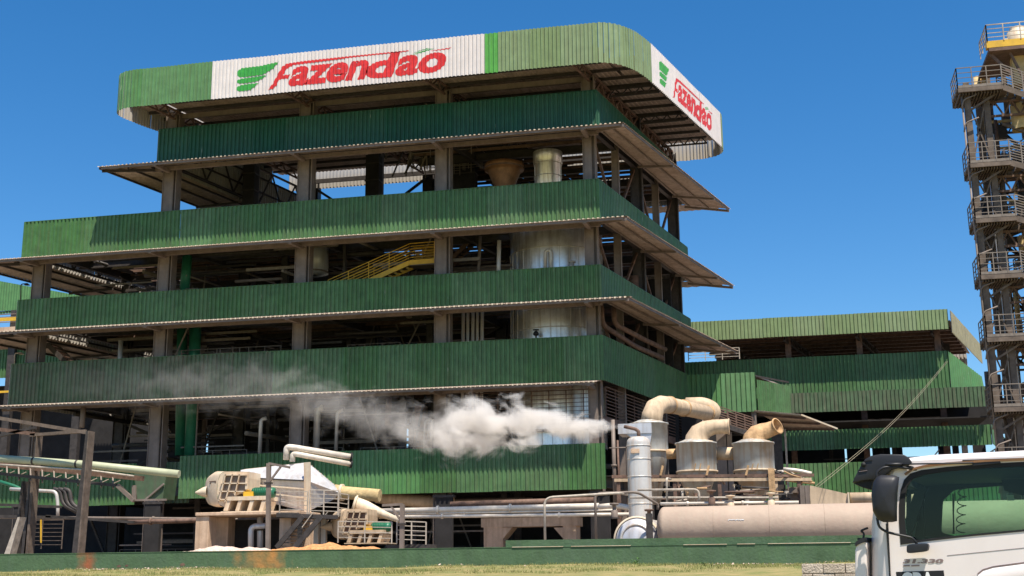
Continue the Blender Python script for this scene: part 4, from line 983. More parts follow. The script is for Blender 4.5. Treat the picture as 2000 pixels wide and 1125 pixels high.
# tangle of pipes lying at the right end
rg = random.Random(5); t = thing('pipe_bundle', 'tangle of rusty and pale pipes lying on the right end of the tank platform', 'pipes', at(1540, 935, 63))
for i in range(16):
    y0 = rg.uniform(918, 936); x0 = rg.uniform(1510, 1545); x1 = rg.uniform(1560, 1592); yy = rg.uniform(62.2, 65)
    mb = MB(); a = at(x0, y0, yy); b = at(x1, y0 + rg.uniform(2, 14), yy + 0.5); mb.tube(smoothpath([a, a.lerp(b, 0.4) + Vector((0, 0, rg.uniform(-0.1, 0.15))), b], 0.3), rg.uniform(0.03, 0.07), 8); mb.build('pipe', rg.choice(['rust', 'dust', 'steel', 'pipe', 'dsteel']), t)
mb = MB(); mb.tube(smoothpath([at(1530, 916, 63), at(1560, 919, 63), at(1585, 925, 63)], 0.4), 0.09, 10); mb.build('white_pipe', 'pipe', t)
for i in range(9):
    px = rg.uniform(1515, 1575); a = at(px, 940, 63.4 + rg.uniform(0, 2)); mb = MB(); mb.box(a.x - 0.25, a.x + 0.3, a.y, a.y + 0.4, at(px, rg.uniform(950, 990), a.y).z, a.z - rg.uniform(0.1, 0.5)); mb.build('bracket_box', rg.choice(['rust', 'dsteel', 'steel']), t)
# valves and small lines between the tank legs
rg = random.Random(9); t = thing('line_cluster', 'cluster of small rusty lines and valves among the legs below the tank platform', 'pipes', at(1400, 975, 62))
for i in range(34):
    px = rg.uniform(1290, 1560); py = rg.uniform(948, 984); yy = rg.uniform(60.5, 64.5); a = at(px, py, yy); ln = rg.uniform(0.3, 1.6)
    mb = MB()
    if rg.random() < 0.6: mb.tube([a, a + Vector((ln, 0, rg.uniform(-0.1, 0.1)))], rg.uniform(0.025, 0.06), 8)
    else: mb.tube([a, a + Vector((0, 0, -ln * 0.6))], rg.uniform(0.03, 0.07), 8); mb.lathe([(0, 0.12), (0.08, 0.12)], a, seg=10)
    mb.build('line', rg.choice(['rust', 'rust', 'dust', 'rail', 'dsteel']), t)
# duct at the right end
t = thing('tapered_duct', 'tan tapered duct with a flanged joint feeding a round pipe to the right', 'duct', at(1600, 985, 62))
Y = 62; A = [at(1582, 948, Y), at(1657, 965, Y), at(1657, 983, Y), at(1582, 990, Y)]
mb = MB(); v = [A[3], A[2], A[2] + Vector((0, 0.5, 0)), A[3] + Vector((0, 1.4, 0)), A[0], A[1], A[1] + Vector((0, 0.5, 0)), A[0] + Vector((0, 1.4, 0))]; mb.hexa(v); mb.build('taper', 'tan', t)
mb = MB(); a = at(1655, 962, Y); mb.box(a.x, a.x + 0.07, Y - 0.15, Y + 0.65, at(1655, 984, Y).z, a.z); mb.build('flange', 'cream', t)
mb = MB(); mb.tube([at(1660, 973, Y + 0.25), at(1800, 971, Y + 0.25)], sz(10, Y), 16); mb.build('round_run', 'tan', t)
for px in (1570, 1580): 
    a = at(px, 948, Y); mb = MB(); mb.box(a.x - 0.2, a.x + 0.02, Y, Y + 1.2, 2.5, a.z); mb.build('side_panel', 'steel', t)

# ------------------------------------------------------------------ fans on their tables
def fan(label, ox, oy, s, Y, body, rusty=False):
    """s scales the traced outline; (ox, oy) is the outline's origin in the picture"""
    def q(x, y, dy=0.0): return at(ox + x * s, oy + y * s, Y + dy)
    t = thing('industrial_fan', label, 'fan', q(0, 100))
    # scroll casing: slice of a drum seen obliquely, with flat ribbed side
    outer = [(20, 60), (24, 82), (36, 104), (50, 108), (66, 96), (78, 75), (84, 48), (70, 40), (46, 38), (30, 46)]
    cx, cz = 0, 0
    P = [(62, 37), (40, 38), (28, 48), (22, 66), (24, 88), (34, 106), (48, 107), (60, 92), (74, 72), (100, 60), (102, 38)]
    fo = [(58.1, 42.9), (66.7, 39), (109.5, 39), (109.5, 51.4), (107.6, 72.4), (81, 87.6), (64.8, 104.8), (55.2, 100), (51.4, 78.1), (53.3, 57.1)]
    mb = MB(); mb.prism([q(x, y) for x, y in fo], (0, 1.6, 0)); mb.build('casing_side', body, t)
    def cr(P, n=4):      # smooth curve through the points
        out = []
        for i in range(len(P) - 1):
            p0, p1, p2, p3 = P[max(i - 1, 0)], P[i], P[i + 1], P[min(i + 2, len(P) - 1)]
            for k in range(n):
                u = k / n; out.append(tuple(0.5 * ((2 * b) + (c - a) * u + (2 * a - 5 * b + 4 * c - d) * u * u + (3 * b - a - 3 * c + d) * u ** 3) for a, b, c, d in zip(p0, p1, p2, p3)))
        return out + [P[-1]]
    rim = cr([(66.7, 39), (58.1, 42.9), (53.3, 57.1), (51.4, 78.1), (55.2, 100), (64.8, 104.8)]); mid = cr([(52.4, 38.5), (39, 47.6), (32.4, 66.7), (32.4, 83.8), (38.1, 100), (52.4, 105.5)]); bk = cr([(47.6, 40), (33.3, 51.4), (28.6, 68.6), (28.6, 83.8), (35.2, 99), (47.6, 103.8)])
    rows = [[q(*p) for p in rim], [q(p[0] * .5 + r_[0] * .5 - 2.5, p[1] * .5 + r_[1] * .5, .22) for p, r_ in zip(mid, rim)], [q(p[0], p[1], .65) for p in mid], [q(p[0], p[1], 1.6) for p in bk]]
    n_ = len(rim); mb = MB(); vs = [p for r_ in rows for p in r_]; mb.add(vs, [(j * n_ + i, (j + 1) * n_ + i, (j + 1) * n_ + i + 1, j * n_ + i + 1) for j in range(3) for i in range(n_ - 1)], True); mb.build('casing_wrap', body, t)
    mb = MB(); c = q(30, 77, 0.75); mb.lathe([(-.1, sz(11 * s, Y)), (0.12, sz(9.5 * s, Y)), (0.55, 0.04)], c, (-1, -0.2, -0.05), seg=20); mb.build('inlet_cone', body, t)
    mb = MB(); mb.bar(q(38, 58, .33), q(50, 57, .08), .08, .05); mb.bar(q(38, 61, .33), q(50, 60, .08), .05, .05); mb.build('casing_handle', 'rust', t)
    colx = lambda k, y: (68, 81, 94, 107)[k] - (y - 45) * (0.27, 0.27, 0.22, 0.05)[k]
    for r0, r1_, kk in ((46, 60, 3), (62, 75, 3), (77, 90, 2)):
        for k in range(kk):
            P4 = [(colx(k, r1_) + .5, r1_), (colx(k + 1, r1_) - 1.5, r1_ - (2 if r1_ > 85 and k else 0)), (colx(k + 1, r0) - 1.5, r0), (colx(k, r0) + .5, r0)]
            mb = MB(); mb.prism([q(a, b, -.014) for a, b in P4], (0, .010, 0)); mb.build('side_panel', 'rust' if rusty else 'steel', t)  # dark plates between the ribs paint the shade of recesses
    for a, b in (((64, 45.5), (108, 45.5)), ((58, 61), (108, 61)), ((55, 76), (101, 76)), ((54, 91), (76, 91)), ((68, 44), (55.5, 94)), ((81, 44), (67, 96)), ((94, 44), (85, 83)), ((107.5, 44), (106, 72))):
        mb = MB(); mb.bar(q(*a, -0.07), q(*b, -0.07), 0.14, 0.055); mb.build('rib', body, t)
    # slanted pedestal with openings
    for (xa, xb) in ((64, 72), (86, 93), (108, 115), (130, 137)):
        mb = MB(); mb.prism([q(xa - 1, 112, -0.3), q(xb - 1, 112, -0.3), q(xb + 5, 93, -0.3), q(xa + 5, 93, -0.3)], (0, 1.4, 0)); mb.build('pedestal_leg', body, t)
    mb = MB(); a = q(70, 93, -0.34); b = q(144, 84, -0.34); mb.box(a.x, b.x, Y - 0.34, Y + 1.1, a.z, b.z); mb.build('pedestal_top', body, t)
    mb = MB(); a = q(58, 115, -0.4); b = q(150, 111.5, -0.4); mb.box(a.x, b.x, Y - 0.4, Y + 1.3, a.z, b.z); mb.build('pedestal_base', body, t)
    mb = MB(); mb.tube([q(70, 80, 0.1), q(100, 78, 0.1)], sz(2.6 * s, Y), 12); mb.build('shaft', 'cream', t)
    mb = MB(); mb.lathe([(-0.08, sz(4.5 * s, Y)), (0.08, sz(4.5 * s, Y))], q(86, 79, 0.1), (1, 0, 0), seg=14); mb.build('bearing', 'cream', t)
    mb = MB(); a = q(100, 87, -0.15); b = q(118, 76, -0.15); mb.box(a.x, b.x, Y - 0.15, Y + 0.6, a.z, b.z); mb.build('coupling_guard', 'yellow', t)
    m0 = q(118, 79, 0.2); L_ = q(158, 79, 0.2).x - m0.x; R_ = sz(9.5 * s, Y)
    mb = MB(); mb.lathe([(0, R_ * 0.5), (0.02, R_), (L_ * 0.78, R_), (L_ * 0.8, R_ * 1.08), (L_, R_ * 1.0), (L_ + 0.03, R_ * 0.3)], m0, (1, 0, 0), seg=22); mb.build('motor', 'motor', t)
    for k in range(7):
        mb = MB(); mb.lathe([(0, R_ + 0.002), (0, R_ + 0.03), (0.03, R_ + 0.03), (0.03, R_ + 0.002)], m0 + Vector((L_ * 0.1 + L_ * 0.09 * k, 0, 0)), (1, 0, 0), seg=22); mb.build('cooling_fin', 'motor', t)
    return t, q
f1, q1 = fan('large cream fan with ribbed casing and dark green motor on the beige machine table', 370, 880, 1.05, 61.5, 'cream')
# transition hood to the right of the fan
t = thing('transition_hood', 'large pale faceted duct hood behind the fan narrowing to a yellow lagged pipe', 'duct', at(590, 1000, 63.5))
Y = 63.2
prof = [(478, 918), (520, 905), (602, 902), (655, 945), (668, 962), (655, 980), (600, 1000), (560, 990), (478, 972)]
back = [p for p in prof]
F = [at(a, b, Y) for a, b in prof]
ridge_top = [at(500, 913, Y + 1.2), at(528, 903, Y + 1.2), at(604, 902, Y + 1.2)]
mb = MB()
quads = [[(470, 918), (600, 905), (597, 940), (470, 932)], [(470, 932), (597, 940), (598, 975), (470, 962)], [(470, 962), (598, 975), (600, 998), (480, 975)],
         [(600, 905), (604, 903), (660, 950), (597, 940)]]
def hq(pts, dys): return [at(a, b, Y + d) for (a, b), d in zip(pts, dys)]
hood = MB()
A = dict(tl=at(470, 918, Y + .5), tr=at(601, 903, Y + .9), ml=at(470, 934, Y), mr=at(598, 938, Y - .1), bl=at(475, 970, Y + .1), br=at(600, 999, Y + .3),
         el=at(655, 948, Y + 1.2), em=at(662, 962, Y + .9), eb=at(655, 974, Y + 1.1), tlb=at(480, 916, Y + 2.5), trb=at(601, 903, Y + 2.6), elb=at(655, 948, Y + 2.2), blb=at(475, 970, Y + 2.4), brb=at(600, 999, Y + 2.5), ebb=at(655, 974, Y + 2.2))
hood.add([A[k] for k in ('tl', 'tr', 'mr', 'ml', 'bl', 'br')], [(0, 3, 2, 1), (3, 4, 5, 2)]); hood.build('front_facet', 'clad', t)
h2 = MB(); h2.add([A[k] for k in ('tr', 'mr', 'br', 'el', 'em', 'eb')], [(0, 1, 4, 3), (1, 2, 5, 4)]); h2.build('tapered_facet', 'clad', t)
h3 = MB(); h3.add([A[k] for k in ('tl', 'tr', 'trb', 'tlb', 'el', 'elb')], [(0, 1, 2, 3), (1, 4, 5, 2)]); h3.build('top_facet', 'cream', t)
h4 = MB(); h4.add([A[k] for k in ('tlb', 'trb', 'brb', 'blb', 'elb', 'ebb', 'bl', 'br', 'eb')], [(0, 3, 2, 1), (1, 2, 5, 4), (3, 6, 7, 2), (2, 7, 8, 5)]); h4.build('rear_facet', 'cream', t)
for a, b in (((470, 933), (597, 939)), ((470, 945), (597, 955)), ((470, 958), (597, 972))):
    mb = MB(); mb.bar(at(a[0], a[1], Y - .08), at(b[0], b[1], Y - .12), 0.06, 0.08); mb.build('stiffener', 'dsteel' if a[1] == 933 else 'cream', t)
for k in range(9):
    f = (k + .5) / 9; p = A['tr'].lerp(A['el'], f); mb = MB(); mb.bar(p + Vector((0, -0.03, 0.03)), p + Vector((0, -0.03, -0.55 * (1 - f * 0.5))), 0.05, 0.05); mb.build('flange_rib', 'cream', t)
mb = MB(); mb.bar(at(600, 903, Y - .15), at(601, 1000, Y - .1), 0.35, 0.12); mb.build('joint_flange', 'cream', t)
mb = MB(); mb.tube([at(655, 961, Y + 1.4), at(672, 962, Y + 1.4), at(742, 968, Y + 1.4)], [0.42, 0.34, 0.34], 18); mb.build('lagged_pipe', 'insul', t)
mb = MB(); mb.lathe([(-.07, .36), (-.07, .46), (.07, .46), (.07, .36)], at(668, 962, Y + 1.4), (1, 0, 0), seg=18); mb.build('pipe_flange', 'cream', t)
# white looped pipe on the hood
pipe_thing('white lagged pipe loop turning back over the hood', [at(688, 893, 65.5), at(573, 874, 64), at(560, 873, 64), at(559, 898, 64)], 0.17, 'pipe', name='looped_pipe', rr=0.25, flanges=(0.02,), fm='rubber')
pipe_thing('lower leg of the white lagged pipe pair over the hood', [at(688, 907, 65.5), at(580, 887, 64), at(572, 887, 64), at(571, 902, 64)], 0.15, 'pipe', name='looped_pipe', rr=0.2, flanges=(0.02,), fm='rubber')
# concrete table
t = thing('machine_table', 'beige concrete table on thick legs under the large cream fan', 'foundation', at(470, 1075, 61))
a = at(381, 1008, 60.6); b = at(585, 997, 60.6); mb = MB(); mb.box(a.x, b.x, 60.6, 63.6, a.z, b.z); mb.build('slab', 'conc', t, bevel=0.03)
for (x0, x1, yy) in ((381, 407, 60.7), (418, 445, 62.4), (545, 568, 60.7), (590, 606, 62.4)):
    p = at(x0, 1040, yy); q_ = at(x1, 1040, yy); mb = MB(); mb.box(p.x, q_.x, yy, yy + 0.9, 2.5, a.z - 0.004); mb.build('leg', 'conc', t, bevel=0.03)
mb = MB(); p = at(448, 1060, 63.2); mb.box(p.x, p.x + 3, 63.3, 63.5, 2.5, 4.6); mb.build('leg_gap_shade', 'dark', t)  # dark sheet painting the shade seen between the table legs
# platform and stair
t = thing('access_platform', 'dark steel access platform with railings and a stair right of the beige table', 'platform', at(600, 1070, 60.5))
Y = 60.2; a = at(540, 1006, Y); b = at(660, 1010, Y)
mb = MB(); mb.bar(a, b, 0.1, 0.2); mb.bar(a + Vector((0, 1.6, 0)), b + Vector((0, 1.6, 0)), 0.1, 0.2); mb.build('edge_beam', 'dsteel', t)
mb = MB(); mb.box(a.x, b.x, Y + 0.06, Y + 1.54, b.z + 0.02, b.z + 0.07); mb.build('deck', 'dsteel', t)
mb = MB(); railing(mb, [at(546, 1004, Y), at(600, 1005, Y)], 1.15, 5, 1.2, 0.025); railing(mb, [at(604, 1005, Y), at(660, 1007, Y)], 1.25, 6, 0.8, 0.025); railing(mb, [b + Vector((0, 0.05, 0)), b + Vector((0, 1.5, 0))], 1.2, 5, 1.4, 0.025); mb.build('railing', 'rail', t)
for k, (x0, x1, dy) in enumerate(((592, 540, 0), (628, 575, 0))):
    mb = MB(); mb.bar(at(x0, 1008, Y - 0.1 + dy), at(x1, 1070, Y - 0.1 + dy), 0.09, 0.26); mb.build('stringer', 'dsteel', t)
for i in range(9):
    f = (i + 0.5) / 9; p = at(592, 1008, Y).lerp(at(540, 1070, Y), f); q_ = at(628, 1008, Y).lerp(at(575, 1070, Y), f); mb = MB(); mb.bar(p + Vector((0, 0.1, 0)), q_ + Vector((0, 0.1, 0)), 0.24, 0.04); mb.build('tread', 'dsteel', t)
mb = MB(); mb.bar(at(612, 1000, Y - .1), at(590, 1030, Y - .1), 0.04, 0.04); mb.bar(at(640, 1000, Y + 1.0), at(600, 1050, Y + 1.0), 0.04, 0.04); mb.build('stair_rail', 'rail', t)
# square white risers
for i, px in enumerate((618, 632)):
    a = at(px, 1060, 61.8); t = thing('square_riser', ['left', 'right'][i] + ' pale square riser duct between the stair and the rusty fan', 'duct', (a.x, 61.8, 2.5), 'pale square risers'); mb = MB(); mb.box(a.x - 0.13, a.x + 0.13, 61.7, 61.95, 2.5, at(px, 1007, 61.8).z); mb.build('casing', 'silver', t); mb = MB(); mb.box(a.x - 0.17, a.x + 0.17, 61.66, 61.99, 4.4, 4.47); mb.build('flange', 'silver', t)
pipe_thing('left dull silver elbow pipe under the concrete table', [at(490, 1072, 61.3), at(490, 1028, 61.3), at(520, 1027, 61.3)], 0.15, 'clad', rr=0.3)
pipe_thing('right dull silver upright pipe under the concrete table', [at(508, 1072, 61.8), at(508, 1010, 61.8)], 0.16, 'clad', flanges=(0.6,), fm='dsteel')
# second fan
f2, q2 = fan('smaller rusty cream fan with dark green motor beside the orange soil heap', 620, 959, 0.9, 60.5, 'tan', True)
t = thing('tapered_outlet', 'tapering pale duct sweeping down right behind the rusty fan', 'duct', at(700, 985, 61.8))
mb = MB(); mb.tube([at(690, 984, 61.8), at(715, 991, 62), at(750, 1005, 62.3), at(792, 1021, 62.6)], [0.40, 0.34, 0.2, 0.09], 18); mb.build('taper', 'cream', t)
mb = MB(); mb.lathe([(0, .40), (0, .48), (.08, .48), (.08, .40)], at(692, 984.5, 61.8), (at(715, 991, 62) - at(690, 984, 61.8)).normalized(), seg=18); mb.build('flange', 'cream', t)
t = thing('fan_guard_rail', 'low pale guard railing in front of the rusty fan', 'railing', at(700, 1055, 59.5))
mb = MB(); railing(mb, [at(660, 1060, 59.5), at(765, 1062, 59.5)], 1.05, 4, 1.3, 0.025); railing(mb, [at(775, 1062, 59.5), at(832, 1064, 60)], 1.1, 5, 0.7, 0.025); mb.build('rails', 'rail', t)
mb = MB(); a = at(755, 1064, 60); b = at(840, 1070, 60); mb.box(a.x, b.x, 60, 61.2, b.z, a.z); mb.build('plinth', 'dsteel', t)
def lamp_post(label, px, y0, y1, Y, armpx, armdy, m):
    a = at(px, y0, Y); b = at(px + 1, y1, Y); t = thing('gantry_post', label, 'post', (a.x, Y, 2.5)); mb = MB(); mb.bar((a.x, Y, 2.5), b, 0.2, 0.2); mb.build('post', m, t)
    c = at(px + armpx, y1 + armdy, Y); mb = MB(); mb.bar(b, c, 0.12, 0.12); mb.build('arm', m, t); d = b.lerp(c, 0.6); e = at(px + 1, y1 + 38, Y); mb = MB(); mb.bar(e, d, 0.09, 0.09); mb.build('knee_brace', m, t)
    mb = MB(); f = at(px, y1 + 40, Y); mb.box(f.x - 0.17, f.x + 0.17, Y - 0.17, Y + 0.17, f.z, f.z + 0.08); mb.build('clamp', 'dsteel', t)
lamp_post('tall grey gantry post with a right hand arm in front of the cream fan', 524, 1070, 905, 59.6, 42, 8, 'steel')
lamp_post('shorter gantry post with a left hand arm in front of the rusty fan', 785, 1060, 985, 59.3, -38, 2, 'steel')
# heaps
def heap(name, label, cat, x0, x1, ytop, Y, m, seed):
    a = at(x0, 1075, Y); b = at(x1, 1075, Y); zt = at((x0 + x1) / 2, ytop, Y).z; nx = 60; ny = 14; rg = random.Random(seed); vs = []
    ph = [rg.uniform(0, 6) for _ in range(6)]
    for j in range(ny + 1):
        for i in range(nx + 1):
            u = i / nx; v = j / ny; h = max(0, (1 - (2 * u - 1) ** 2)) ** 0.7 * (max(0, sin(pi * min(1, v * 1.0)))) ** 0.6
            z = 2.45 + (zt - 2.45) * h * (0.9 + 0.1 * sin(u * 17 + ph[0]) + 0.06 * sin(u * 43 + ph[1] + v * 9)) + rg.uniform(-0.02, 0.03)
            vs.append((a.x + (b.x - a.x) * u, Y - 1.4 + 2.8 * v + rg.uniform(-.03, .03), z))
    mb = MB(); mb.add(vs, [(j * (nx + 1) + i, j * (nx + 1) + i + 1, (j + 1) * (nx + 1) + i + 1, (j + 1) * (nx + 1) + i) for j in range(ny) for i in range(nx)])
    o = mb.build(name, m); tag(o, label, cat); 
    return o
heap('gravel_heap', 'low pale pinkish gravel heap behind the green wall below the cream fan', 'gravel', 330, 560, 1066, 53, 'gravel', 1)
heap('soil_heap', 'orange soil heap spilling behind the green wall by the rusty fan', 'soil', 505, 775, 1061, 54, 'soil', 2)

# ------------------------------------------------------------------ left pipe rack
t = thing('pipe_rack', 'weathered steel pipe rack of tapered posts and beams at the far left', 'pipe rack', at(100, 1080, 58))
def tpost(x0, y0, x1, y1, w0, w1, Y, m='tsteel'):
    a = at(x0, y0, Y); b = at(x1, y1, Y); A_ = sz(w0 / 2.3, Y); B_ = sz(w1 / 2.3, Y); mb = MB()
    mb.hexa([(a.x - A_, Y, 2.5), (a.x + A_ * .5, Y, 2.5), (a.x + A_ * .5, Y + .35, 2.5), (a.x - A_, Y + .35, 2.5), (b.x - B_, Y, b.z), (b.x + B_ * .5, Y, b.z), (b.x + B_ * .5, Y + .35, b.z), (b.x - B_, Y + .35, b.z)]); mb.build('post', 'dsteel' if m == 'tsteel' else m, t)  # darker body colour paints the shaded part of the post
    mb = MB(); mb.hexa([(a.x + A_ * .6, Y - .12, 2.5), (a.x + A_, Y - .12, 2.5), (a.x + A_, Y + .45, 2.5), (a.x + A_ * .6, Y + .45, 2.5), (b.x + B_ * .6, Y - .12, b.z), (b.x + B_, Y - .12, b.z), (b.x + B_, Y + .45, b.z), (b.x + B_ * .6, Y + .45, b.z)])
    mb.build('post_flange', m, t)  # paler flange colour paints the lit edge of the post
tpost(148, 1078, 172, 842, 22, 12, 58); tpost(48, 1078, 63, 905, 20, 12, 60); tpost(12, 1078, 38, 1010, 20, 10, 58, 'rail'); tpost(65, 905, 72, 845, 14, 8, 60)
tpost(28, 1078, 45, 940, 12, 8, 61, 'dsteel')
for (x0, y0, x1, y1, Y, h, m) in ((-30, 812, 170, 845, 58.3, .18, 'tsteel'), (-30, 835, 70, 848, 60, .2, 'rust'), (60, 850, 168, 842, 60, .16, 'tsteel'), (-30, 858, 70, 835, 60, .14, 'dsteel'), (-30, 905, 280, 935, 60, .25, 'rust'), (-30, 922, 228, 948, 59.4, .16, 'dsteel'), (230, 948, 262, 978, 59.4, .2, 'steel'), (262, 978, 262, 948, 59.4, .12, 'steel')):
    mb = MB(); mb.bar(at(x0, y0, Y), at(x1, y1, Y), 0.2, h); mb.build('beam', m, t)
for i in range(11):
    px = -10 + i * 23; mb = MB(); mb.bar(at(px, 905 + i * 2.6, 60), at(px + 1, 934 + i * 2, 59.4), 0.07, 0.10); mb.build('hanger', 'steel', t)
    mb = MB(); mb.bar(at(px, 925 + i * 2, 60.5), at(px + 15, 918 + i * 2, 60.5), 0.04, 0.04); mb.build('rung', 'rail', t)
for (x0, y0, x1, y1) in ((-20, 1008, 100, 1010), (90, 1008, 262, 1020), (-20, 985, 120, 990)):
    mb = MB(); mb.bar(at(x0, y0, 62), at(x1, y1, 62), 0.12, 0.14); mb.build('low_beam', 'dsteel', t)
pipe_thing('big pale green steam pipe sloping down along the left pipe rack with a dark end', [at(-40, 893, 59), at(165, 907, 59.2), at(350, 926, 59.5)], 0.2, 'lpipe', name='steam_pipe', rr=0.1, flanges=(0.52, 0.93), seg=18, rf=1.08, fm='dsteel')
pipe_thing('thin pale pipe running below the big pale green pipe', [at(-40, 905, 58.8), at(170, 918, 59), at(262, 930, 59.2)], 0.05, 'rail', name='thin_pipe', rr=0.1)
pipe_thing('white bent pipe behind the left posts', [at(20, 955, 66), at(110, 960, 66), at(113, 985, 66), at(113, 1010, 66)], 0.1, 'silver', name='bent_pipe', rr=0.3)
pipe_thing('dark green bent pipe at the far left under the rack', [at(-20, 935, 67), at(30, 950, 67), at(48, 960, 67), at(45, 1010, 67)], 0.11, 'motor', name='bent_pipe', rr=0.4)
for i in range(3): pipe_thing(['left', 'middle', 'right'][i] + ' dark bent hose of the three behind the tall rack post', [at(105 + i * 10, 955, 67), at(118 + i * 9, 958, 67), at(122 + i * 9, 985, 67), at(150 + i * 9, 1000, 67)], 0.12, 'dsteel', name='bent_hose', rr=0.5, group='dark bent hoses')
c = at(288, 955, 70); t = thing('hopper_chute', 'sooty green trapezoid chute under the end of the pale green pipe', 'chute', (c.x, 70, 5.5))
mb = MB(); a = at(262, 925, 70); b = at(325, 925, 70); a2 = at(268, 975, 70); b2 = at(318, 975, 70)
mb.hexa([(a2.x, 70, a2.z), (b2.x, 70, a2.z), (b2.x, 71.5, a2.z), (a2.x, 71.5, a2.z), (a.x, 70, a.z), (b.x, 70, a.z), (b.x, 71.5, a.z), (a.x, 71.5, a.z)]); mb.build('chute_body', 'murky', t)
mb = MB(); mb.bar(at(285, 975, 69.9), at(320, 945, 69.9), 0.1, 0.1); mb.bar(at(255, 977, 69.9), at(325, 976, 69.9), 0.15, 0.12); mb.build('strut', 'steel', t)
# railings at far left lower
t = thing('yard_railing', 'dark railing in the shade behind the left rack posts', 'railing', at(100, 1070, 64)); mb = MB(); railing(mb, [at(40, 1072, 64), at(120, 1072, 64)], 1.6, 7, 1.2, 0.02); mb.build('rails', 'tsteel', t)
mb = MB(); mb.bar(at(80, 1060, 63.9), at(80, 1015, 63.9), 0.06, 0.06); mb.build('yellow_post', 'yellow', t)

# ------------------------------------------------------------------ lamps on the left
for i, (px, y0, y1) in enumerate(((40, 600, 555), (28, 715, 690))):
    a = at(px, y0, 76.5); b = at(px + 1, y1, 76.5); t = thing('gooseneck_lamp', ['small dark gooseneck lamp above the left end of the third band', 'small pale gooseneck lamp above the left end of the fourth band'][i], 'lamp', a)
    mb = MB(); mb.tube(smoothpath([a, b, b + Vector((0.5, 0, 0.02))], 0.15), 0.04, 8); mb.build('pole', ['dsteel', 'rail'][i], t); mb = MB(); mb.lathe([(0, 0.05), (0.06, 0.12), (0.12, 0.22)], b + Vector((0.5, 0, 0.03)), (0, 0, -1), seg=12); mb.build('lamp_head', ['dsteel', 'rail'][i], t)

# ------------------------------------------------------------------ left annex
t = thing('left_annex', 'neighbouring green clad building seen past the left end of the factory', 'building', (-75, 100, 2.5))
Y = 100
bnd = rails_obj('cladding_band', t, [((-110, Y), (-60.5, Y))], (25.8, 27))
mb = MB(); a = at(0, 549, Y); b = at(170, 580, Y); wall_pts = []
n_ = 150; vs = []
for i in range(n_ + 1):
    x = -82 + i * (b.x + 82) / n_; zt = a.z + (x - a.x) * (b.z - a.z) / (b.x - a.x); h = 0.05 * (i % 2); vs += [(x, Y - h, 25.9 - 0.001), (x, Y - h, max(zt, 25.95))]
mb.add(vs, [(2 * i, 2 * i + 2, 2 * i + 3, 2 * i + 1) for i in range(n_)]); mb.build('gable_cladding', 'olive', bnd)
wall_run(bnd, (-82, Y + .1), (-58, Y + .1), at(0, 613, Y).z, 25.9, 'olive')
b3 = rails_obj('cladding_band', t, [((-82, Y), (-50, Y))], (20.3, 21.5)); z1 = at(60, 680, Y).z; z0 = at(60, 736, Y).z; wall_run(b3, (-82, Y), (-48, Y), z0, z1, 'green')
mb = MB(); railing(mb, [(-82, Y - 1, at(0, 640, Y).z), (-62, Y - 1, at(0, 640, Y).z)], 1.0, 4, 2, 0.04); mb.build('railing', 'steel', t)
mb = MB(); mb.box(-82, -60, Y - 1.2, Y + 8, at(0, 655, Y).z, at(0, 645, Y).z); mb.build('eave_slab', 'conc', t)
mb = MB(); mb.box(-82, -60, Y - 1.3, Y - 1.22, at(0, 634, Y).z, at(0, 627, Y).z); mb.build('eave_beam', 'yellow', t)
mb = MB(); mb.box(-82, -58, Y - 1.3, Y - 1.22, at(0, 772, Y).z, at(0, 768, Y).z); mb.build('eave_beam', 'yellow', t)
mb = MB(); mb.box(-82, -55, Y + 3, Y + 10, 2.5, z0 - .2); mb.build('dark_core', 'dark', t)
for x in (-76, -69, -62): mb = MB(); mb.box(x, x + .7, Y - .5, Y, 2.5, 25.8); mb.build('column', 'dsteel', t)

# ------------------------------------------------------------------ right processing hall
t = thing('processing_hall', 'lower green banded hall with an open roof storey right of the main factory', 'building', (5, 100, 2.5))
Y = 98
b1 = rails_obj('cladding_band', t, [((-8, Y), (12.8, Y))], (19.8, 20.9)); wall_run(b1, (-8, Y), (12.84, Y), 19.6, 21.15, 'faded'); wall_run(b1, (13.02, 98.3), (17.5, 114.6), 19.4, 21.1, 'tanpaint')
b2 = rails_obj('cladding_band', t, [((-8, Y + 1.25), (12.7, Y + 1.25))], (15.2, 17.6)); wall_run(b2, (-8, Y + 1.25), (12.75, Y + 1.25), 14.2, 18.12, 'green'); 
mb = MB(); A_ = Vector((12.75, 99.25, 18.12)); B_ = at(1916, 735, 104); C_ = at(1921, 758, 104); D_ = Vector((12.75, 99.25, 14.6)); nn = 16; vs = []
for i in range(nn * 4 + 1):
    f = i / (nn * 4); h = 0.05 * (1 if i % 4 in (0, 1) else 0); vs += [D_.lerp(C_, f) + Vector((h, 0, 0)), A_.lerp(B_, f) + Vector((h, 0, 0))]
mb.add(vs, [(2 * i, 2 * i + 2, 2 * i + 3, 2 * i + 1) for i in range(nn * 4)]); mb.build('slanted_cladding', 'olive', b2)
b3 = rails_obj('cladding_band', t, [((0.7, 96.0), (14.75, 96.0))], (13.7, 14.7)); wall_run(b3, (0.72, 96.0), (14.78, 96.0), 13.33, 14.83, 'murky')
b4 = rails_obj('cladding_band', t, [((0.4, 97), (14.9, 97))], (11.3, 11.9)); wall_run(b4, (-3, 97), (15.0, 97), 10.6, 12.1, 'green')
b5_ = rails_obj('cladding_band', t, [((-2, 94), (14.9, 94))], (7.8, 9.2)); wall_run(b5_, (-2, 94), (15.5, 94), 5.4, 9.35, 'green')
for li, (z, y0) in enumerate(((14.9, 98.6), (12.8, 97.5))):
    mb = MB(); mb.box(-8, 15, y0, 116, z - .1, z); mb.build('floor_slab', 'dark', t)
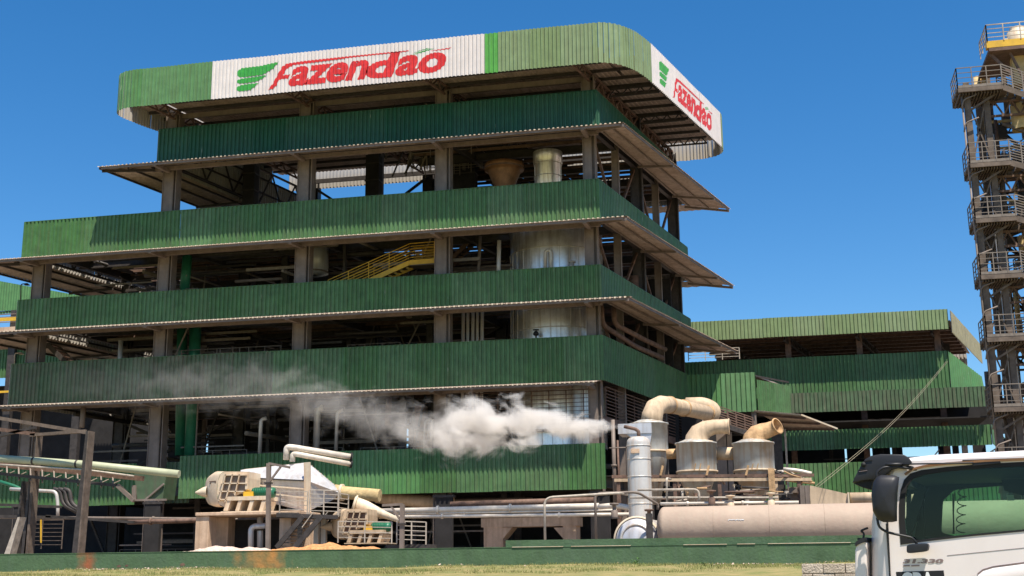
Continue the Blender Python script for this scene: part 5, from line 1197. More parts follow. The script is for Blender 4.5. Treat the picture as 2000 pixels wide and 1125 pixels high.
# side continuation of the lower bands
wall_run(b3, (14.78, 96), (18, 110), 13.3, 14.8, 'green'); wall_run(b4, (15, 97), (18.2, 110), 10.7, 12.1, 'green')
for y in (100.3, 107, 115):
    for x in (-5, 0.5, 6.0, 11.9):
        mb = MB(); xx = x + SK * (y - 99); mb.hbeam((xx, y, 2.5), (xx, y, 20), 0.45, 0.5, up=(0, 1, 0)); mb.build('column', 'rust' if y < 101 else 'dsteel', t)
for i in range(9):
    x0 = -8 + i * 2.33; sh = MB(); vs = []
    for j in range(7):
        for (u, h) in PROF[:-1]:
            x = x0 + 2.33 * (j + u) / 7; vs += [Vector((x, 98.2, 20.3 + 0.05 * h)), Vector((x + SK * 16, 114.4, 20.3 + 0.05 * h))]
    x = x0 + 2.33; vs += [Vector((x, 98.2, 20.35)), Vector((x + SK * 16, 114.4, 20.35))]
    sh.add(vs, [(2 * q, 2 * q + 2, 2 * q + 3, 2 * q + 1) for q in range(len(vs) // 2 - 1)]); sh.build('roof_sheet', 'galv', t)
y = 99
while y < 114: mb = MB(); mb.bar((-8 + SK * (y - 98), y, 20.12), (12.7 + SK * (y - 98), y, 20.12), 0.1, 0.24); mb.build('purlin', 'rust', t); y += 1.7
for x in (-5, 0.5, 6.0, 11.6): lattice((x, 98.6, 19.4), (x + SK * 15.5, 114, 19.4), 0.55, 10, 0.09, 'dsteel', parent=t)
mb = MB(); joined_run(mb, (16.3, 114.5), (-5, 114.5), 19.2, 20.9); joined_run(mb, (16.3, 114.5), (-5, 114.5), 15.5, 18.4); mb.build('rear_cladding', 'green', t)['kind'] = 'stuff'
mb = MB(); railing(mb, [(-7, 98.0, 18.0), (-3, 98.0, 18.0)], 0.9, 4, 1.2, .03); mb.build('railing', 'rail', t)
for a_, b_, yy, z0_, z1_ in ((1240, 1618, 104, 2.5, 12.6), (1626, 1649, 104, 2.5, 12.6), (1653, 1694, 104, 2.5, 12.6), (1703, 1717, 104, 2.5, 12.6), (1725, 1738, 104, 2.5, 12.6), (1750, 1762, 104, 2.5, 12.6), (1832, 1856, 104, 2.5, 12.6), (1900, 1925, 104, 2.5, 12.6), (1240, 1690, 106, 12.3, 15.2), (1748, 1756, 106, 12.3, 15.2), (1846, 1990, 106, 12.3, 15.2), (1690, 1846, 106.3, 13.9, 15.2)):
    p = at(a_, 870, yy); q = at(b_, 870, yy); mb = MB(); mb.box(p.x, q.x, yy, yy + .2, z0_, z1_); mb.build('dark_core', 'dark', t)  # dark sheets added for the hall's inner shade, gaps left for sky
mb = MB(); mb.box(-9, 20, 100, 100.3, 2.5, 9.2); mb.build('shade_backing', 'dark', t)  # dark backing added so the lower hall reads as shaded
mb = MB(); mb.bar((3, 101, 10.2), (16, 101, 10.2), .08, .08); mb.bar((3, 101, 9.8), (16, 101, 9.8), .05, .05); mb.build('hand_rail', 'dsteel', t)

# ------------------------------------------------------------------ green lobby box between the two
t = thing('green_lobby', 'projecting green clad box joining the factory to the hall', 'building', (-4, 92, 13))
bb = rails_obj('cladding_band', t, [((-6.7, 92), (-1.74, 92)), ((-1.74, 92), (0.7, 96))], (13.3, 15.7))
wall_run(bb, (-6.75, 92), (-1.74, 92), 13.05, 15.95, 'olive', pitch=0.34, depth=0.09); wall_run(bb, (-1.74, 92), (0.72, 96), 13.1, 15.4, 'green')
mb = MB(); mb.hexa([(-6.7, 92.1, 13.1), (-1.8, 92.1, 13.1), (.6, 96, 13.1), (-6, 96, 13.1), (-6.7, 92.1, 13.25), (-1.8, 92.1, 13.25), (.6, 96, 13.25), (-6, 96, 13.25)]); mb.build('floor', 'dark', t)
mb = MB(); mb.hexa([(-6.7, 92.1, 15.7), (-1.8, 92.1, 15.7), (.6, 96, 15.2), (-6, 96, 15.7), (-6.7, 92.1, 15.8), (-1.8, 92.1, 15.8), (.6, 96, 15.3), (-6, 96, 15.8)]); mb.build('roof', 'galv', t)
for x in (-6.2, -2.0): mb = MB(); mb.hbeam((x, 92.4, 2.5), (x, 92.4, 13.1), 0.35, 0.4, up=(0, 1, 0)); mb.build('column', 'steel', t)
# brown lean-to canopy
t = thing('lean_to_canopy', 'sloping brown corrugated lean-to canopy right of the orange dusted tank outlet', 'canopy', at(1560, 840, 88))
A_, B_, C_, D_ = at(1474, 803, 90), at(1566, 811, 86), at(1636, 838, 86), at(1538, 838, 90.5)
for i in range(5):
    sh = MB(); vs = []
    for j in range(21):
        f = (i + j / 20) / 5; h = 0.05 * (j % 2); p = A_.lerp(B_, f); q_ = D_.lerp(C_, f); vs += [p + Vector((0, 0, h)), q_ + Vector((0, 0, h))]
    sh.add(vs, [(2 * k, 2 * k + 2, 2 * k + 3, 2 * k + 1) for k in range(20)]); sh.build('roof_sheet', 'galv', t)
mb = MB(); mb.bar(A_ + Vector((0, 0, .02)), B_ + Vector((0, 0, .02)), .12, .1); mb.bar(B_ + Vector((0, 0, .02)), C_ + Vector((0, 0, .02)), .12, .1); mb.build('edge_trim', 'cream', t)
for f in (.1, .5, .9):
    mb = MB(); mb.bar(A_.lerp(D_, f) + Vector((0, 0, -.12)), B_.lerp(C_, f) + Vector((0, 0, -.12)), .1, .14); mb.build('purlin', 'rust', t)
for px, m in ((1516, 'dsteel'), (1533, 'rail')):
    a = at(px, 836, 89.5); mb = MB(); wdt = .35 if m == 'dsteel' else .07; mb.box(a.x - wdt, a.x + wdt, 89.3, 89.6, 2.5, a.z - .1); mb.build('post', m, t)
for i, px in enumerate((1408, 1424)):
    a = at(px, 850, 80); mb = MB(); mb.box(a.x - .3 + i * .15, a.x + .3 - i * .15, 80, 80.4, 2.5, a.z + 1.0); o = mb.build('support_post', 'steel'); tag(o, ['broad grey upright post behind the middle cone tank outlet', 'narrow grey upright post just right of the broad one behind the middle tank'][i], 'post')
# gallery stair with railing near the elbow duct
t = thing('gallery_stair', 'rusty railed gallery and stair descending right of the elbow duct', 'stair', at(1400, 850, 78))
A_ = at(1373, 830, 78); B_ = at(1405, 828, 78); C_ = at(1472, 850, 79)
for dy in (0, 1.2):
    mb = MB(); railing(mb, [A_ + Vector((0, dy, 0)), B_ + Vector((0, dy, 0))], 1.15, 6, 1.0, .025); mb.build('railing', 'rail', t)
    mb = MB(); railing(mb, [B_ + Vector((0, dy, 0)), C_ + Vector((0, dy, 0))], 1.1, 7, 0.6, .025); mb.build('railing', 'rust', t)
    mb = MB(); mb.bar(B_ + Vector((0, dy, 0)), C_ + Vector((0, dy, 0)), .08, .3); mb.bar(A_ + Vector((0, dy, 0)), B_ + Vector((0, dy, 0)), .08, .2); mb.build('stringer', 'dsteel', t)
for i in range(9): p = B_.lerp(C_, (i + .5) / 9); mb = MB(); mb.box(p.x - .14, p.x + .14, p.y, p.y + 1.2, p.z, p.z + .04); mb.build('tread', 'dsteel', t)
mb = MB(); mb.box(A_.x, B_.x, 78.05, 79.15, A_.z - .08, A_.z - .02); mb.build('landing', 'dsteel', t)
# guy ropes
for k, dx in enumerate((0, 7)):
    p = at(1590 + dx, 952, 60); q_ = at(1848 + dx * .4, 706, 97); mb = MB(); pts = [p.lerp(q_, i / 12) - Vector((0, 0, 0.5 * sin(pi * i / 12))) for i in range(13)]; mb.tube(pts, 0.010, 6)
    tag(mb.build('guy_rope', 'rope'), ['left', 'right'][k] + ' pale rope of the pair slanting from the platform up to the hall corner', 'rope', 'pair of slanting ropes')

# ------------------------------------------------------------------ stair tower
t = thing('stair_tower', 'tall dusty steel stair tower with railed landings and yellow equipment at the right edge', 'tower', (12, 66, 2.5))
TL = [26.55, 22.35, 19.35, 16.35, 13.1, 9.55, 6.4]
X0 = 10.35
for (x, y) in ((X0 + .25, 66), (X0 + 1.25, 66.3), (X0 + 1.25, 68.6), (X0 + 2.1, 70.2), (X0 + 5.4, 66), (X0 + 5.4, 70.2)):
    mb = MB(); top = 29.0 if x > X0 + 2 else 27.0; mb.hbeam((x, y, 2.5), (x, y, top), .3, .34, up=(0, 1, 0)); mb.build('column', 'tsteel', t)
mb = MB(); mb.tube([(X0 + 1.45, 67.4, 3), (X0 + 1.45, 67.4, 24.5)], .24, 14); mb.build('riser_pipe', 'clad', t)
mb = MB(); mb.tube([(X0 + .02, 65.7, 3), (X0 - .05, 65.7, 26.3)], .05, 8); mb.build('conduit', 'steel', t)
for zi in TL:
    for k in range(2):
        z = zi - 0.6 - k * 1.3; mb = MB(); mb.tube(smoothpath([(X0 - .1, 65.6, z - .5), (X0, 65.6, z), (X0 + .7, 65.6, z + .25)], .2), .04, 6); mb.build('conduit_bend', 'steel', t)
for i, z in enumerate(TL):
    xa, xb = X0 - (.25 if i == 0 else 0), X0 + 2.0
    mb = MB(); mb.box(xa, xb, 65.4, 67.7, z - .06, z); mb.build('landing_grate', 'tsteel', t)
    for yy in (65.35, 66.5, 67.7): mb = MB(); mb.bar((xa, yy, z - .16), (xb, yy, z - .16), .1, .22); mb.build('landing_beam', 'tsteel', t)
    mb = MB()
    for k in range(14): x = xa + .1 + k * (xb - xa - .2) / 13; mb.bar((x, 65.5, z - .3), (x, 67.6, z - .3), .05, .12)
    mb.build('grate_joists', 'tsteel', t)['kind'] = 'stuff'
    mb = MB(); railing(mb, [(xa, 67.6, z), (xa, 65.4, z), (xb, 65.4, z)], 1.12, 4, .7, .022, .14); mb.build('landing_railing', 'trail', t)
    if i + 1 < len(TL):
        zb = TL[i + 1]; zm = z - (z - zb) * .5; L_ = 4.0
        for yy in (65.4, 66.9):
            mb = MB(); mb.bar((xb, yy, z - .15), (xb + L_, yy, zm - .15), .07, .3); mb.build('stair_stringer', 'tsteel', t)
            mb = MB(); railing(mb, [(xb, yy, z), (xb + L_, yy, zm)], 1.15, 8, .6, .026); mb.build('stair_railing', 'trail' if yy < 66 else 'tsteel', t)
        for yy in (67.4, 69.0):
            mb = MB(); mb.bar((xb + L_, yy, zm - .15), (xb, yy, zb - .15), .07, .3); mb.build('stair_stringer', 'tsteel', t)
            mb = MB(); railing(mb, [(xb + L_, yy, zm), (xb, yy, zb)], 1.15, 8, .6, .026); mb.build('stair_railing', 'tsteel', t)
        for k in range(11):
            p = Vector((xb, 66.15, z)).lerp(Vector((xb + L_, 66.15, zm)), (k + .5) / 11); mb = MB(); mb.box(p.x - .15, p.x + .15, 65.45, 66.85, p.z - .03, p.z); mb.build('tread', 'tsteel', t)
            p = Vector((xb, 68.2, zb)).lerp(Vector((xb + L_, 68.2, zm)), (k + .5) / 11); mb = MB(); mb.box(p.x - .15, p.x + .15, 67.45, 68.95, p.z - .03, p.z); mb.build('tread', 'tsteel', t)
        mb = MB(); mb.bar((X0 + 2.1, 70.2, zb), (X0 + 5.4, 70.2, z - .3), .14, .14); mb.build('brace', 'dsteel', t)
        mb = MB(); mb.bar((X0 + 5.4, 70.3, zb), (X0 + 2.1, 70.3, z - .3), .14, .14); mb.build('brace', 'dsteel', t)
        lattice((X0 + 1.3, 66.6, z - 1.3), (X0 + 5.5, 66.6, z - 1.3), .8, 5, .08, 'rust', parent=t)
        lattice((X0 + 1.3, 70.4, z - 1.0), (X0 + 5.5, 70.4, z - 1.0), .7, 5, .08, 'tsteel', parent=t)
        for (xa_, xb_) in ((.25, 1.25), (1.25, .25)):
            mb = MB(); mb.bar((X0 + xa_, 66.1, zb + .1), (X0 + xb_, 66.1, z - .3), .07, .07); mb.build('brace', 'tsteel', t)
        mb = MB(); mb.bar((X0 + .2, 65.9, z - 1.2), (X0 + 1.8, 65.9, z - .25), .1, .1); mb.build('brace', 'tsteel', t)
rg = random.Random(21)
for i in range(300):
    z = rg.uniform(4, 28); x = X0 + rg.uniform(.3, 5.2); y = rg.uniform(66.8, 70.3); mb = MB(); k = rg.random()
    if x > X0 + 1.7 or k < .3:
        if k < .3: mb.tube([(x, y, z), (x, y, z + rg.uniform(1.2, 4))], rg.uniform(.06, .2), 8)
        elif k < .75: mb.bar((x, y, z), (min(x + rg.uniform(1.2, 3.4), X0 + 5.6), y, z + rg.choice([0, 0, 1.2, -1.0])), .09, .14)
        else: mb.box(x, x + rg.uniform(.3, .8), y, y + .5, z, z + rg.uniform(.3, .9))
        mb.build('tower_steelwork', rg.choice(['tsteel', 'rust', 'dsteel', 'tsteel', 'insul']), t)
mb = MB(); a = at(1925, 96, 66); mb.box(a.x, a.x + 6, 65.6, 66.0, a.z - .1, a.z + .28); mb.build('yellow_beam', 'yellow', t)
mb = MB(); mb.box(a.x + .1, a.x + 6, 65.6, 69.5, a.z - .3, a.z - .12); mb.build('top_deck', 'rust', t)
mb = MB(); railing(mb, [(a.x + .05, 68, a.z + .25), (a.x + .05, 65.6, a.z + .25), (a.x + 6, 65.6, a.z + .25)], .95, 4, .9, .025); mb.build('top_railing', 'rail', t)
mb = MB(); mb.bar((a.x + .2, 66, a.z - .3), (a.x + 1.2, 66, a.z - 1.6), .14, .14); mb.bar((a.x + 1.2, 66, a.z - .3), (a.x + 2.0, 66, a.z - 2.6), .12, .12); mb.build('top_strut', 'rust', t)
b = at(1962, 80, 67); mb = MB(); mb.lathe([(0, .55), (.9, .55), (1.0, .4), (1.15, .4)], (b.x + .7, 67, a.z + .3), seg=20); mb.build('yellow_vessel', 'cream', t)
mb = MB(); mb.box(b.x - .1, b.x + .4, 66.8, 67.2, a.z + .5, a.z + .85); mb.build('vessel_nozzle', 'cream', t)
mb = MB(); mb.box(b.x + .2, b.x + 1.0, 66.6, 67.3, a.z - 1.9, a.z - .2); mb.build('lower_casing', 'insul', t)
c = at(1998, 250, 67); mb = MB(); mb.lathe([(0, .5), (1.4, .5), (1.6, .2)], (c.x, 67.3, c.z), seg=18); mb.build('side_vessel', 'insul', t)
for k, (x, z0_, z1_) in enumerate(((X0 + 3.2, 3, 24), (X0 + 4.2, 3, 28))):
    mb = MB(); mb.box(x - .25, x + .25, 69, 69.5, z0_, z1_); mb.build('inner_duct', 'dsteel' if k == 0 else 'rust', t)

for k in range(2):
    p = Vector((X0 + 1.3, 70, 15.2 - k * .5)); q = Vector((X0 + 30, 76, 24.5 - k * .9)); mb = MB(); mb.tube([p.lerp(q, i / 14) - Vector((0, 0, 1.2 * sin(pi * i / 14))) for i in range(15)], .025, 5)
    tag(mb.build('power_cable', 'rubber'), ['upper', 'lower'][k] + ' thin black cable rising to the right from the stair tower', 'cable', 'cables at the stair tower')
# ------------------------------------------------------------------ concrete block wall
t = thing('block_wall', 'short rough grey concrete block wall beside the truck', 'wall', at(1616, 1120, 25))
a = at(1565, 1100, 25); x = a.x; zt = a.z; bw, bh = .41, .19
core = MB(); core.box(x + .02, x + 2.2, 25.03, 25.16, .2, zt - .02); core.build('mortar', 'mortar', t)
bm_ = MB(); bm_.box(0, bw - .015, 0, .19, 0, bh - .014)
first = None; rg = random.Random(2)
for r_i in range(7):
    z = zt - bh * (r_i + 1)
    for k in range(6):
        xx = x + k * bw - (bw / 2 if r_i % 2 else 0) + rg.uniform(-.004, .004)
        if r_i % 2 and k == 0: xx = x; w2 = bw / 2 - .015
        else: w2 = bw - .015
        mb = MB(); mb.box(xx, xx + w2, 25.0 + rg.uniform(-.006, .006), 25.19, z, z + bh - .014); mb.build('block', 'block', t, bevel=.008)

# ------------------------------------------------------------------ the truck
from mathutils.geometry import tessellate_polygon
LAT = Vector((SK, 1, 0)).normalized(); LON = Vector((1, -SK, 0)).normalized()
TP0 = at(1750, 1050, 13.5)
def tp(px, py, v=0.0, base=None):        # point on the plane v metres in from the near side of the cab
    d = ray(px, py); P0 = (base or TP0) + LAT * v; o = Vector((0, 0, CZ)); t = (P0 - o).dot(LAT) / d.dot(LAT); return o + d * t
def near(px, py, v=0.0):                 # traced on the near side, then moved in by v
    return tp(px, py) + LAT * v
TW = 2.35
tr = thing('truck', 'white cab over truck with black visor, mirror and side sticker parked in the foreground', 'truck', (TP0.x + 0.8, TP0.y + 1.0, 0))
def panel(name, outer, holes, m, v0, v1, parent=tr, bevel=0):
    O = [near(*p) for p in outer]; H = [[near(*p) for p in h] for h in holes]
    allp = O + [p for h in H for p in h]
    loc = [Vector(((p - TP0).dot(LON), p.z, 0)) for p in O]; lh = [[Vector(((p - TP0).dot(LON), p.z, 0)) for p in h] for h in H]
    tris = tessellate_polygon([loc] + lh); n = len(allp); mb = MB()
    vs = [p + LAT * v0 for p in allp] + [p + LAT * v1 for p in allp]
    fs = []
    for t3 in tris:
        a, b, c = t3; fs.append((a, b, c)); fs.append((c + n, b + n, a + n))
    k = 0
    for loop in [O] + H:
        L_ = len(loop)
        for i in range(L_): fs.append((k + i, k + (i + 1) % L_, k + (i + 1) % L_ + n, k + i + n))
        k += L_
    mb.add(vs, fs)
    o = mb.build(name, m, parent)
    bm = bmesh.new(); bm.from_mesh(o.data); bmesh.ops.recalc_face_normals(bm, faces=bm.faces); bm.to_mesh(o.data); bm.free()
    if bevel:
        b = o.modifiers.new('bevel', 'BEVEL'); b.width = bevel; b.segments = 3; b.limit_method = 'ANGLE'; b.angle_limit = radians(35)
        o.data.polygons.foreach_set('use_smooth', [True] * len(o.data.polygons))
        for e in (): pass
    return o
def rounded(pts, k=3, f=0.25):
    out = []
    n = len(pts)
    for i in range(n):
        p0, p1, p2 = Vector(pts[i - 1]), Vector(pts[i]), Vector(pts[(i + 1) % n])
        a = p1.lerp(p0, f); b = p1.lerp(p2, f)
        for j in range(k + 1):
            t = j / k; q = a * (1 - t) ** 2 + p1 * 2 * t * (1 - t) + b * t * t; out.append((q.x, q.y))
    return out
win = [(1759, 1064), (1756, 1020), (1756, 985), (1759, 958), (1766, 937), (1778, 925), (1800, 918), (1850, 912), (1925, 906), (2000, 902), (2150, 893), (2185, 905), (2190, 960), (2190, 1022), (2000, 1038), (1900, 1047), (1820, 1056), (1796, 1059)]
body = [(1739, 1420), (1738, 1125), (1732, 1030), (1731, 1000), (1733, 965), (1745, 925), (1752, 910), (1775, 901), (1800, 899), (2000, 890), (2290, 876), (2310, 1000), (2320, 1420)]
panel('cab_side', body, [win], 'twhite', 0, 0.05)
panel('cab_side', [(2320, 1420), (1700, 1420), (1700, 1100), (1728, 1000), (1745, 925), (1775, 901), (2000, 890), (2290, 876), (2310, 1000)], [[(1746, 1068), (1748, 960), (1775, 925), (1850, 916), (2000, 906), (2190, 896), (2200, 1025), (2000, 1043)]], 'twhite', TW - 0.05, TW)
# window seals and glass
wi = [(1771, 1052), (1767, 1010), (1768, 975), (1772, 950), (1783, 935), (1804, 927), (1850, 921), (1925, 914), (2000, 910), (2140, 902), (2172, 912), (2178, 960), (2178, 1018), (2000, 1034), (1900, 1043), (1820, 1051), (1797, 1055)]
panel('window_seal', win, [wi], 'rubber', -0.006, 0.03)
panel('window_glass', wi, [], 'glass', 0.015, 0.02)
# brownish seal line above the window
def strip(name, pts, w_, h_, m, v=-0.02, parent=tr):
    mb = MB(); P = [near(a, b, v) for a, b in pts]
    for p, q in zip(P[:-1], P[1:]): mb.bar(p, q, w_, h_)
    return mb.build(name, m, parent)
strip('drip_rail', [(1768, 927), (1782, 917), (1805, 911), (1850, 905.5), (1925, 900.5), (2000, 897), (2200, 888)], 0.03, 0.022, 'copper')
strip('roof_groove', [(1880, 899.5), (2000, 895.5), (2250, 885)], 0.02, 0.012, 'dsteel', -0.006)
# roof: crowned loft over the sides
mb = MB(); sec = [(0.0, 0.0), (0.02, 0.055), (0.12, 0.10), (0.4, 0.13), (1.2, 0.15), (TW - 0.4, 0.13), (TW - 0.12, 0.10), (TW, 0.0)]
st = [(1752, 910, 0.35), (1775, 901, 0.75), (1820, 898, 0.95), (2000, 890, 1.0), (2290, 876, 1.0)]
vs = []
for (a, b, k) in st:
    for (v, h) in sec: vs.append(near(a, b, v) + Vector((0, 0, h * k * 0.62)))
ns_ = len(sec); mb.add(vs, [(j * ns_ + i, (j + 1) * ns_ + i, (j + 1) * ns_ + i + 1, j * ns_ + i + 1) for j in range(len(st) - 1) for i in range(ns_ - 1)], True); mb.build('roof', 'twhite', tr)
# front corner panel, curved from the door round to the front
def loft(name, rows, m, parent=tr, smooth=True):
    mb = MB(); n = len(rows[0]); vs = [p for r in rows for p in r]
    mb.add(vs, [(j * n + i, j * n + i + 1, (j + 1) * n + i + 1, (j + 1) * n + i) for j in range(len(rows) - 1) for i in range(n - 1)], smooth); return mb.build(name, m, parent)
rows = []
for (pyy, xe, xf) in ((907, 1752, 1735), (925, 1746, 1715), (940, 1741, 1706), (972, 1735, 1697), (1017, 1732, 1691), (1051, 1733, 1690), (1125, 1738, 1690), (1420, 1740, 1690)):
    r = []
    e = near(xe + 0.5, pyy); L_ = (near(xe, pyy) - near(xf, pyy)).length
    for k in range(9):
        a = k / 8 * pi / 2; r.append(e - LON * (L_ * sin(a)) * 0.995 + LAT * (0.42 * (1 - cos(a))))
    for vv in (1.2, 2.0): r.append(e - LON * L_ * (1.0 if vv < 2 else .7) + LAT * vv) if pyy > 1040 else None
    rows.append(r)
loft('corner_panel', [r[:9] for r in rows], 'twhite')
loft('front_panel', [[r[8], r[9], r[10]] for r in rows[5:]], 'twhite')
mb = MB(); mb.bar(near(1733, 1000, -0.004), near(1739, 1130, -0.004), 0.012, 0.012); mb.bar(near(1732, 1023, -0.02), near(1739, 1130, -0.012), 0.016, 0.016); mb.build('door_gap', 'rubber', tr)
# windscreen and far pillar
a0, a1 = near(1712, 925), near(1694, 1049)
mb = MB(); mb.add([a0 + LAT * .45 , a1 + LAT * .45, a1 + LAT * (TW - .3) , a0 + LAT * (TW - .3)], [(0, 1, 2, 3)]); mb.build('windscreen', 'glass', tr)
mb = MB(); mb.bar(near(1748, 925, TW - .15), near(1706, 1049, TW - .15), .1, .12); mb.bar(near(1728, 924, .3), near(1728, 924, TW - .2), .12, .1); mb.build('windscreen_frame', 'inter', tr)
# dark lower step beside the front corner
mb = MB(); v = 0.05
P = [(1690, 1058), (1680, 1056), (1671, 1062), (1667, 1075), (1667, 1420), (1692, 1420)]
mb.prism([near(a, b, .08) for a, b in P], LAT * .35); o = mb.build('front_fender', 'twhite', tr, bevel=.02)
mb = MB(); mb.prism([near(a, b, .06) for a, b in [(1690, 1049), (1680, 1051), (1669, 1058), (1667, 1066), (1672, 1064), (1690, 1057)]], LAT * .4); mb.build('fender_step', 'black', tr)
mb = MB(); mb.tube(smoothpath([near(1676, 1054, .2), near(1680, 1050, .2), near(1681, 1040, .2), near(1674, 1036, .2), near(1683, 1032, .2), near(1689, 1030, .2)], .02, 3), .011, 8); mb.box(near(1668, 1052, .2).x, near(1690, 1052, .2).x, near(1668, 1052, .2).y, near(1668, 1052, .2).y + .05, near(1668, 1053.5, .2).z, near(1668, 1050, .2).z); mb.build('grab_hook', 'black', tr)
# inside: floor, back wall, seat, dash, far door trim, headlining
mb = MB(); mb.prism([near(a, b, .06) for a, b in [(1760, 1075), (1765, 1050), (1800, 1046), (1830, 1064), (2180, 1070), (2180, 1090), (1760, 1090)]], LAT * (TW - .12)); mb.build('dashboard', 'inter', tr)
mb = MB(); mb.prism([near(a, b, .06) for a, b in [(1752, 917), (1800, 912), (2000, 903), (2200, 894), (2200, 903), (2000, 913), (1800, 920), (1755, 926)]], LAT * (TW - .12)); mb.build('headlining', 'inter', tr)
far_win = [(1862 - 76, 1050), (1862 - 78, 1020), (1866 - 76, 975), (1885 - 76, 956), (1930 - 76, 950), (2050, 938), (2060, 1030), (1925 - 76, 1046)]
ft = [(1700, 1100), (1728, 1000), (1748, 926), (2000, 908), (2205, 898), (2205, 1100)]
def rear(px, py): return tp(px, py, TW - .08)
def panel_far(name, outer, holes, m, vth):
    O = [tp(px, py, TW - .08) for px, py in outer]; H = [[tp(px, py, TW - .08) for px, py in h] for h in holes]; allp = O + [p for h in H for p in h]
    loc = [Vector(((p - TP0).dot(LON), p.z, 0)) for p in O]; lh = [[Vector(((p - TP0).dot(LON), p.z, 0)) for p in h] for h in H]
    tris = tessellate_polygon([loc] + lh); n = len(allp); vs = [p for p in allp] + [p + LAT * vth for p in allp]; fs = [tuple(t) for t in tris] + [tuple(x + n for x in t)[::-1] for t in tris]; k = 0
    for loop in [O] + H:
        for i in range(len(loop)): fs.append((k + i, k + (i + 1) % len(loop), k + (i + 1) % len(loop) + n, k + i + n))
        k += len(loop)
    mb = MB(); mb.add(vs, fs); return mb.build(name, m, tr)
# far door trim: window traced where it shows through the near one, with the windscreen side opening and pillar
panel_far('far_door_trim', [(1806, 1110), (1806, 925), (2000, 905), (2400, 880), (2400, 1110)],
          [rounded([(1838, 1040), (1841, 978), (1864, 956), (1990, 946), (2300, 925), (2300, 1100), (1905, 1066), (1884, 1052)], 3, .12)], 'inter', .05)
panel_far('far_quarter_trim', [(1770, 1090), (1770, 940), (1805, 935), (1805, 1090)], [[(1775, 1050), (1779, 965), (1797, 962), (1797, 985), (1786, 1050)]], 'inter', .05)
mb = MB(); mb.add([tp(1862, 1043, TW - .5), tp(1865, 962, TW - .5)] + [tp(1863, 962, TW - .5) + LAT * .02, tp(1860, 1043, TW - .5) + LAT * .02], [(0, 1, 2, 3)]); mb.bar(tp(1863, 1043, TW - .1), tp(1861, 964, TW - .1), .015, .015); mb.build('quarter_divider', 'rubber', tr)
o = panel_far('far_window_glass', rounded([(1838, 1040), (1841, 978), (1864, 956), (1990, 946), (2300, 925), (2300, 1100), (1905, 1066), (1884, 1052)], 3, .12), [], 'glass', .006)
mb = MB(); mb.prism([tp(a, b, 1.5) for a, b in [(1955, 936), (2200, 925), (2200, 975), (1995, 967), (1962, 958)]], LAT * .06); mb.build('sun_flap', 'inter', tr)
mb = MB(); c = tp(1974, 972, 1.2); mb.box(c.x - .035, c.x + .035, c.y, c.y + .02, c.z - .03, c.z + .03); mb.build('paper_slip', 'pwhite', tr)
# coiled cord
mb = MB(); P = []
for i in range(5 * 16 + 1):
    t_ = i / 16; p = tp(1880 - 0.9 * t_, 953 + 17.5 * t_, 1.0); P.append(p + LON * .045 * cos(2 * pi * t_) + LAT * .05 * sin(2 * pi * t_) + Vector((0, 0, .018 * sin(2 * pi * t_))))
mb.tube(P, .0055, 5); mb.build('coiled_cord', 'rubber', tr)
# seat back seen low
mb = MB(); mb.prism([near(a, b, .5) for a, b in [(2060, 1080), (2050, 985), (2075, 955), (2110, 960), (2130, 1080)]], LAT * .5); mb.build('seat', 'inter', tr, bevel=.03)
mb = MB(); mb.prism([near(a, b, .1) for a, b in [(2230, 1400), (2230, 890), (2290, 880), (2300, 1400)]], LAT * (TW - .2)); mb.build('rear_wall', 'inter', tr)
# visor
vo = [(1667, 943), (1674, 928), (1684, 909), (1692, 898), (1704, 891), (1722, 888), (1767, 889), (1776, 894), (1783, 904), (1775, 911), (1745, 918), (1722, 936), (1706, 937), (1690, 939)]
rows = []
for (px, py) in [(1667, 943), (1674, 928), (1684, 909), (1692, 898), (1704, 891), (1722, 888.5), (1745, 888), (1767, 889)]:
    rows.append([near(px, py, v) + Vector((0, 0, .02 * sin(pi * (v + .06) / (TW + .12)))) - LON * (.10 * sin(pi * (v + .06) / (TW + .12))) for v in (-.06, .0, .3, .8, 1.3, 1.9, TW, TW + .06)])
loft('visor', rows, 'black')
bw_ = panel('visor_side', vo, [], 'black', -.07, -.03, bevel=.008)
mb = MB(); mb.prism([near(a, b, -.03) for a, b in [(1668, 943.5), (1690, 939), (1706, 937), (1702, 956), (1683, 951)]], LAT * .02); mb.add([near(1668, 943.5, -.02), near(1702, 956, .3), near(1702, 950, TW), near(1668, 943, TW)], [(0, 1, 2, 3)]); mb.build('visor_underside', 'rubber', tr)
c = near(1689, 908.5, -.075); mb = MB(); mb.lathe([(0, .022), (.01, .026), (.012, .001)], c, -LAT, seg=14); mb.build('visor_bolt', 'rubber', tr)
strip('visor_groove', [(1680, 918.5), (1688, 917.5), (1696, 917.5)], .012, .010, 'rubber', -.073); strip('visor_groove', [(1690, 902.5), (1697, 900.5), (1706, 900)], .012, .008, 'rubber', -.073); strip('visor_groove', [(1680, 922), (1688, 921), (1696, 919.5)], .012, .006, 'badge', -.073)
# wiper like rods above the mirror
mb = MB(); mb.tube([near(1733, 909, -.14), near(1760, 908.5, -.12), near(1765, 908, -.06)], .016, 8); mb.tube([near(1765, 908, -.1), near(1900, 905, -.06), near(1903, 904, .0)], .008, 8); mb.build('roof_rod', 'black', tr)
mb = MB(); mb.prism([near(a, b, -.03) for a, b in [(1899, 905.5), (1900, 901.5), (1953, 899), (1955, 904.5), (1900, 910)]], LAT * .04); mb.build('rod_mount', 'black', tr)
